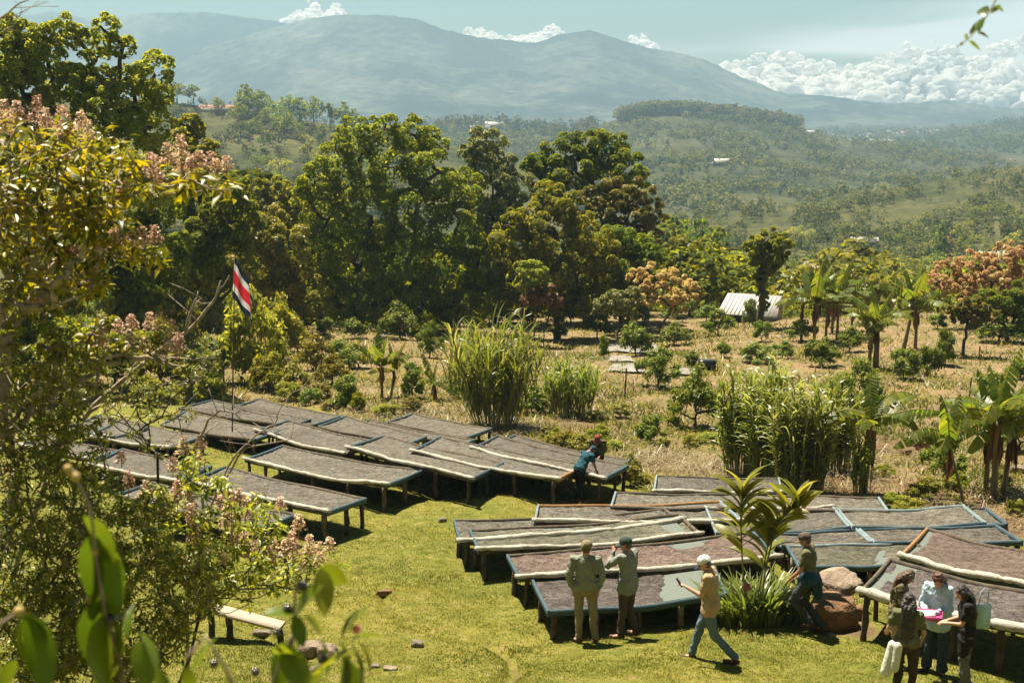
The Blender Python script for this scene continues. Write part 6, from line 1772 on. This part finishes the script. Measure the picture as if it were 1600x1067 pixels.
# white sheets on the ground of the field
M['sheet'] = plain_mat('weathered_sheet', (0.24, 0.235, 0.21), (0.10, 0.085, 0.06), 1.6, .8)
def sheet(label, quad, seed, mt='sheet', name='ground_sheet'):
    W = [ground(a, b, .05) for a, b in quad]
    c = sum(W) / 4
    root_z = float(gz(c[0], c[1]))
    n, m = 26, 10
    u = np.linspace(0, 1, n)[:, None, None]; v = np.linspace(0, 1, m)[None, :, None]
    P = W[0] * (1 - u) * (1 - v) + W[1] * u * (1 - v) + W[2] * u * v + W[3] * (1 - u) * v
    P[..., 2] = gz(P[..., 0], P[..., 1]) + .06 + .10 * fbm(P[..., 0] * 1.5 + seed, P[..., 1] * 1.5, 3)
    g = G().add(P - [c[0], c[1], root_z], grid_faces(n, m)); o = g.obj(name, M[mt], None, smooth=True, loc=(c[0], c[1], root_z))
    return tag(o, label, 'ground sheet', 'pale sheets spread on the field')
sheet('upper pale sheet on the field, beneath the shrub at its edge', [(952, 536), (1026, 540), (1030, 552), (948, 550)], 1)
sheet('middle pale sheet on the field', [(955, 556), (985, 558), (990, 566), (950, 565)], 2)
sheet('lower pale sheet on the field, left of the umbrella-shaped shrub', [(960, 568), (1004, 572), (1010, 584), (950, 580)], 3)
sheet('short pale strip right of the umbrella-shaped shrub', [(1060, 576), (1095, 578), (1098, 586), (1056, 585)], 4)
tag(G().box((0, 0, .22), (1.1, .6, .45)).box((0, 0, .47), (1.2, .7, .04)).obj('crate', M['phone'], None, loc=ground(1101, 577)), 'dark flat crate on the field behind the cane tips', 'crate')
# stakes in the field
for k, (px, by, ty, lb) in enumerate([(976, 622, 574, 'thin dark stake in the field left of the umbrella-shaped shrub'), (1529, 561, 540, 'pair of short sticks in the dry grass below the small orange-topped tree'), (1514, 625, 588, 'thin stake left of the tall banana group'),
                                      (502, 600, 560, 'slender stake among the yellow-green bushes')]):
    P = ground(px, by); hgt = (by - ty) / ppm(P[1])
    tag(inst('stake', LEGS[k % 4], None, P, (.05, .04, 0), (.7, .7, hgt)), lb, 'stake')

# houses
M['wall_cream'] = plain_mat('wall_cream', (0.363, 0.317, 0.251), (0.297, 0.251, 0.198), 2, .9)
M['glass_dark'] = plain_mat('window_dark', (0.026, 0.030, 0.033), None, 2, .2)
def roof_mat(name, c):
    m, t = newmat(name)
    co = t.n('ShaderNodeTexCoord').outputs['Object']
    n = t.noise(co, 1.5, 4, .6)
    col = t.ramp(n, [(.3, tuple(k * .8 for k in c)), (.7, c)])
    p = t.n('ShaderNodeBsdfPrincipled', ins={'Base Color': col, 'Roughness': .5, 'Specular IOR Level': .4})
    return finish(m, t, p.outputs[0])
M['roof_white'] = roof_mat('roof_white_metal', (0.409, 0.396, 0.370)); M['roof_red'] = roof_mat('roof_rusty', (0.238, 0.099, 0.059)); M['roof_grey'] = roof_mat('roof_grey_metal', (0.277, 0.284, 0.277))
def house(label, P, size, rz, roof='roof_white', group=None, windows=True, ribs=False, pitch=.32, cat='house', name='house'):
    L, W_, H = size
    root = thing(name, label, cat, P, rz, group)
    g = G(); g.box((0, 0, H / 2 - .5), (L, W_, H + 1))
    g.add([(-L / 2, -W_ / 2, H), (-L / 2, W_ / 2, H), (-L / 2, 0, H + pitch * W_ / 2)], [[0, 1, 2]]); g.add([(L / 2, -W_ / 2, H), (L / 2, W_ / 2, H), (L / 2, 0, H + pitch * W_ / 2)], [[0, 2, 1]])
    g.obj('wall', M['wall_cream'], root)
    ro = None
    for s_ in (-1, 1):
        g = G(); rx, ry, rh = L / 2 + .5, W_ / 2 + .6, H + pitch * W_ / 2 + .1
        lo = H + .1 - pitch * .6
        V = [(-rx, 0, rh), (rx, 0, rh), (rx, s_ * ry, lo), (-rx, s_ * ry, lo)]
        V += [(a, b, c - .08) for a, b, c in V]
        g.add(V, [[0, 1, 2, 3], [7, 6, 5, 4], [0, 4, 5, 1], [1, 5, 6, 2], [2, 6, 7, 3], [3, 7, 4, 0]])
        ro = g.obj('roof_slope', M[roof], root)
        if ribs:
            for q in np.linspace(-rx + .4, rx - .4, 12):
                gg = G(); a, b = np.array([q, s_ * .1, rh + .0]), np.array([q, s_ * (ry - .05), lo + .04])
                gg.tube([a, b], .05, 4); gg.obj('rib', M[roof], ro)
    if windows:
        for q in np.linspace(-L / 2 + 1.4, L / 2 - 1.4, max(2, int(L / 3))):
            G().box((q, -W_ / 2 - .02, H * .55), (1.1, .06, 1.0)).obj('window', M['glass_dark'], root)
        G().box((L * .1, -W_ / 2 - .03, 1.0), (.9, .06, 2.0)).obj('door', M['wood_board'], root)
    return root
P = at(1178, 500, 112); P[2] = float(gz(P[0], P[1])) - .2
house('low building with a ribbed white metal roof behind the ivy-clad trunk', P, (3.6, 5.5, 1.3), R(-24), ribs=True, pitch=.38)
def on_hill(hn, px, t):
    h = HILLS[hn]; j = int(np.searchsorted(h['px'], px)); i = int(np.searchsorted(h['T'], t))
    return (h['X'][i, j], h['Y'][i, j], h['Z'][i, j])
for px, t, sz, rz, rf_, lb in [(1476, .30, (15, 7, 2.6), -.1, 'roof_white', 'long white-roofed farmhouse right of the cypress pair'), (1505, .27, (9, 6, 2.5), .2, 'roof_white', 'cream-roofed house below and right of the long farmhouse'),
                            (1520, .24, (13, 6, 2.4), .05, 'roof_white', 'long low shed below the cream-roofed house'), (1560, .34, (12, 6, 2.5), .1, 'roof_white', 'white roof half hidden in trees near the right edge of the slope'),
                            (1358, .28, (8, 6, 2.5), .3, 'roof_white', 'small white house left of the cypress pair'), (1382, .33, (6, 5, 2.5), 0, 'roof_red', 'small rusty-roofed hut between the white house and the cypress pair'),
                            (1350, .55, (9, 6, 2.5), -.2, 'roof_white', 'pale roof high up on the right-hand slope'), (1490, .10, (9, 5, 2.5), .1, 'roof_white', 'pale roof just above the orange-beige dome tree'), (1240, .06, (8, 5, 2.5), 0, 'roof_white', 'white roof glimpsed above the banana grove'),
                            (1355, .12, (5, 4, 2.4), 0, 'roof_grey', 'tiny grey roof in the trees above the banana grove')]:
    house(lb, on_hill('right_slope', px, t), sz, rz, rf_, 'farmhouses on the right-hand slope')
for px, t, sz, rf_, lb in [(352, .98, (26, 8, 3), 'roof_red', 'long ochre-roofed building on the crest of the left-hand hill'), (470, .30, (14, 6, 2.5), 'roof_white', 'white roof low in the hollow of the left-hand hill'), (365, .25, (10, 6, 2.5), 'roof_white', 'small white shed under the pines of the left-hand hill')]:
    house(lb, on_hill('left_hill', px, t), sz, 0, rf_, 'buildings on the left-hand hill', windows=False)
for px, t, sz, rf_, lb in [(770, .985, (42, 16, 6), 'roof_white', 'long white building on the saddle above the treeline'), (748, .95, (24, 10, 4), 'roof_grey', 'grey shed beside the long white building on the saddle'), (1255, .90, (14, 9, 4), 'roof_white', 'white house on the shoulder of the middle hill'),
                           (1120, .35, (14, 9, 4), 'roof_white', 'lone pale house on the flank of the middle hill'), (1560, .93, (20, 10, 5), 'roof_red', 'red-roofed house at the right end of the middle hill'), (1585, .90, (24, 10, 5), 'roof_white', 'white house at the right end of the middle hill')]:
    house(lb, on_hill('middle_hill', px, t), sz, .1, rf_, 'houses on the middle hill', windows=False)
# the town in the valley
rt = np.random.default_rng(55)
for k in range(60):
    px = np.clip(rt.normal(1365, 75), 1220, 1580); Yd = rt.uniform(2500, 3500); x = (px - CX) / F * Yd
    z = CAMZ - 66 + 14 * (float(fbm(np.array(x / 260), np.array(Yd / 260))) - .5)
    s_ = rt.uniform(.6, 1.3)
    root = G().box((0, 0, 3 * s_), (14 * s_ * rt.uniform(.8, 2.4), 9 * s_, 6 * s_)).add([(-8 * s_, -5.5 * s_, 6 * s_), (8 * s_, -5.5 * s_, 6 * s_), (8 * s_, 0, 8.5 * s_), (-8 * s_, 0, 8.5 * s_), (8 * s_, 5.5 * s_, 6 * s_), (-8 * s_, 5.5 * s_, 6 * s_)], [[0, 1, 2, 3], [3, 2, 4, 5]]) \
        .obj('town_house', M['roof_white' if rt.random() < .75 else 'roof_red'], None, loc=(x, Yd, z), rot=(0, 0, rt.uniform(-.6, .6)))
    tag(root, 'pale house of the distant town in the hazy valley', 'house', 'houses of the distant town')
pts = []
while len(pts) < 1500:
    px = rt.uniform(1080, 1700); Yd = rt.uniform(1950, 3900); x = (px - CX) / F * Yd
    z = CAMZ - 66 + 14 * (float(fbm(np.array(x / 260), np.array(Yd / 260))) - .5)
    pts.append((x, Yd, z))
mass('valley_woodland', pts, rt.uniform(8, 20, len(pts)), ['round', 'tall'], 'leaf_hill', 'scattered trees over the hazy valley floor', rt, 24, .34)

# ------------------------------------------------------------------ grass, straw and litter
rgx = np.random.default_rng(101)
def in_lawn(x, y): return dryness(x, y) < .5
def blades(name, label, n, ymin, ymax, hgt, wd, mat, cond, pw=1.6, lean=.5, cat='grass', u0=-.46, u1=.46, dirt_ok=.45):
    U = rgx.random(n * 2)
    Y = (ymin ** (1 - pw) + U * (ymax ** (1 - pw) - ymin ** (1 - pw))) ** (1 / (1 - pw))
    X = rgx.uniform(u0, u1, n * 2) * Y
    k = cond(X, Y) & (dirtiness(X, Y) < dirt_ok); X, Y = X[k][:n], Y[k][:n]; n = len(X)
    Z = near_z(X, Y)
    a = rgx.uniform(0, 2 * PI, n); clump = fbm(X * 1.3, Y * 1.3, 4)
    H = hgt * rgx.uniform(.4, 1.5, n) * (0.35 + 1.5 * clump) * (1 + (Y - 20) * .01)
    Wd = wd * (1 + (Y - 20) * .03)
    dx_, dy_ = np.cos(a), np.sin(a)
    l = rgx.normal(0, lean, (n, 2)) * H[:, None]
    base = np.stack([X, Y, Z - .01], -1); s_ = np.stack([dx_ * Wd, dy_ * Wd, 0 * Wd], -1)
    V = np.stack([base - s_, base + s_, base + np.stack([l[:, 0], l[:, 1], H], -1)], 1).reshape(-1, 3)
    g = G().add(V, np.arange(n * 3).reshape(n, 3)); 
    v = np.clip(.42 + 1.6 * (fbm(X * .45, Y * .45, 4) - .5) + rgx.normal(0, .2, n), 0, 1)
    g.a = [np.repeat(v, 3).astype(np.float32)]
    return tag(g.obj(name, M[mat]), label, cat, None, 'stuff')
blades('lawn_grass', 'short bright green grass of the sloping lawn', 420000, 17.2, 46, .030, .008, 'leaf_grass', in_lawn, 1.7)
dryc = lambda X, Y: (dryness(X, Y) > .45)
blades('dry_grass', 'dry straw-coloured grass of the field', 24000, 30, 110, .10, .016, 'leaf_straw', dryc, 1.5, .8)
blades('field_weeds', 'green weeds scattered through the dry field', 50000, 30, 108, .13, .020, 'leaf_grass', lambda X, Y: dryc(X, Y) & (fbm(X * .28, Y * .28, 4) > .46), 1.5, .8)
def litter(name, label, spots, mat, L, cat, n_each=500):
    g = G()
    for px, py, rad, k in spots:
        c = ground(px, py); n = int(n_each * k)
        a = rgx.uniform(0, 6.283, n); q = np.sqrt(rgx.random(n)) * rad
        X, Y = c[0] + np.cos(a) * q, c[1] + np.sin(a) * q * 1.3
        Z = near_z(X, Y) + rgx.random(n) ** 2 * .22
        d = unit(rgx.normal(0, 1, (n, 3)) * [1, 1, .35]); s_ = unit(np.cross(d, [0, 0, 1.0])) * .012
        Ln = (L * rgx.uniform(.4, 1.3, n))[:, None]
        C = np.stack([X, Y, Z], -1)
        V = np.stack([C - d * Ln / 2 - s_, C - d * Ln / 2 + s_, C + d * Ln / 2 + s_ * .3, C + d * Ln / 2 - s_ * .3], 1).reshape(-1, 3)
        b = g.n; g.add(V, np.arange(n * 4).reshape(n, 4)); g.a[-1] = np.repeat(np.clip(rgx.normal(.5, .25, n), 0, 1), 4).astype(np.float32)
    return tag(g.obj(name, M[mat]), label, cat, None, 'stuff')
litter('straw_litter', 'heaps of dry cane leaves and straw around the cane clumps', [(760, 672, 2.0, 2.2), (700, 655, 1.8, 1.6), (850, 668, 1.4, 1), (1060, 722, 1.6, 2.0), (1120, 735, 1.4, 1.6), (1010, 715, 1.1, .8), (1290, 748, 1.6, 1.8), (1320, 725, 1.5, 1.2),
        (650, 655, 1.8, .9), (560, 650, 1.3, .9), (960, 690, 1.6, .5), (1400, 715, 1.2, .6), (1560, 800, 1.8, 1.0), (1590, 770, 1.5, .6)], 'leaf_straw', .55, 'straw')
litter('dead_leaf_litter', 'brown fallen leaves under the banana plants and shrubs', [(1540, 790, 1.5, .6), (1370, 760, 1.5, .6), (1400, 700, 1.2, .8), (1300, 770, 1.4, .4), (900, 670, 1.2, .5)], 'leaf_brown', .25, 'leaf litter')
# low tussocks along the lawn's far rim
rim = [(905, 702), (935, 690), (960, 700), (985, 735), (1000, 752), (870, 690), (1010, 690), (1035, 700), (1080, 700), (560, 640), (600, 645), (640, 640), (520, 636), (1400, 790), (1440, 775), (1480, 770), (1450, 760), (1500, 765), (1420, 800), (1560, 760), (1590, 800), (1380, 740),
       (1110, 690), (930, 655), (970, 650), (1050, 660), (1110, 640), (860, 680), (500, 625), (450, 622)]
for k, (px, py) in enumerate(rim):
    shrub(px, py + 3, py - rgx.uniform(12, 28), rgx.uniform(26, 50), '%s weedy tussock on the rough ground %s' % (['yellowish', 'green', 'pale green', 'olive'][k % 4], ('behind the left group of beds' if px < 700 else 'around the two workers' if px < 1000 else 'left of the big cane stand' if px < 1150 else 'below the banana plants at the right')), None, ['leaf_yellow', 'leaf_mid', 'leaf_pale', 'leaf_olive'][k % 4], 'tussock', 'weedy tussocks behind the beds', 'tussock')

# ------------------------------------------------------------------ cumulus clouds far behind the mountains
def ico(sub):
    import bmesh
    bm = bmesh.new(); bmesh.ops.create_icosphere(bm, subdivisions=sub, radius=1.0)
    V = np.array([v.co[:] for v in bm.verts]); Fc = np.array([[v.index for v in f.verts] for f in bm.faces]); bm.free()
    return V, Fc
ICO = {2: ico(2), 3: ico(3)}
cm, ct = newmat('cloud_white')
cd = ct.n('ShaderNodeBsdfDiffuse', ins={0: (0.95, 0.93, 0.90, 1)})
ctl = ct.n('ShaderNodeBsdfTranslucent', ins={0: (0.95, 0.93, 0.90, 1)})
cbody = ct.n('ShaderNodeMixShader', ins={0: 0.45, 1: cd.outputs[0], 2: ctl.outputs[0]})
lw_ = ct.n('ShaderNodeLayerWeight', ins={0: 0.5})
ct_tr = ct.n('ShaderNodeBsdfTransparent')
finish(cm, ct, ct.n('ShaderNodeMixShader', ins={0: ct.sstep(lw_.outputs['Facing'], 0.35, 0.95), 1: cbody.outputs[0], 2: ct_tr.outputs[0]}).outputs[0])
rc = np.random.default_rng(202)
def cloud(label, tops, floor, n, rmin, rmax, D=8200.0, dj=500.0):
    tp = np.array(tops, float)
    g = G(); k = D / F
    c0 = at((tp[0, 0] + tp[-1, 0]) / 2, floor, D)
    def puff(p, r, sub):
        V, Fc = ICO[sub]
        s1 = rc.uniform(0, 50)
        d = 1 + .80 * (fbm(V[:, 0] * 2.3 + s1 + V[:, 2], V[:, 1] * 1.6 + V[:, 2] * 1.2 + s1, 4) - .5) * 1.3
        g.add(V * d[:, None] * np.array([1.0, 1.0, .86]) * r + (p - c0), Fc)
    for i in range(n):
        px = rc.uniform(tp[0, 0], tp[-1, 0]); top = np.interp(px, tp[:, 0], tp[:, 1])
        f = rc.random() ** .8
        r = (rmin + (rmax - rmin) * rc.random() ** 2) * (0.55 + 0.6 * f)
        py = top + r * .7 + f * max(floor - top - r, 1)
        puff(at(px, py, D - f * dj + rc.uniform(-80, 80)), r * k, 3 if r > rmax * .35 else 2)
        for _ in range(2):
            a = rc.uniform(0, PI); q = r * rc.uniform(.25, .5)
            puff(at(px + math.cos(a) * r * .8, py - math.sin(a) * r * .7, D - f * dj - r * k * .4), q * k, 2)
    o = g.obj('cloud', cm, None, smooth=True, loc=c0)
    return tag(o, label, 'cloud')
cloud('long bank of billowing cumulus above the ridge at the upper right', [(1105, 112), (1130, 92), (1160, 90), (1190, 82), (1215, 78), (1240, 76), (1275, 86), (1310, 100), (1345, 100), (1375, 86), (1400, 74), (1420, 60), (1450, 56), (1480, 66), (1510, 84), (1545, 68), (1580, 58), (1620, 50), (1680, 46), (1760, 40)], 176, 640, 7, 26)
cloud('cumulus puff peeping over the main mountain, left of its summit', [(440, 36), (455, 24), (470, 10), (485, -4), (500, 8), (510, 30)], 44, 90, 5, 14)
cloud('small cumulus puff just right of the left-hand puff', [(512, 20), (520, 4), (530, 4), (538, 20)], 30, 40, 4, 9)
cloud('low white cloud lying in the saddle between the two summits', [(715, 52), (735, 42), (755, 38), (775, 48), (800, 56), (820, 52), (845, 44), (865, 36), (885, 52), (900, 62)], 80, 200, 5, 14)
cloud('small cumulus puff behind the right shoulder of the second summit', [(975, 66), (990, 52), (1003, 52), (1018, 64), (1030, 74)], 86, 40, 5, 11)
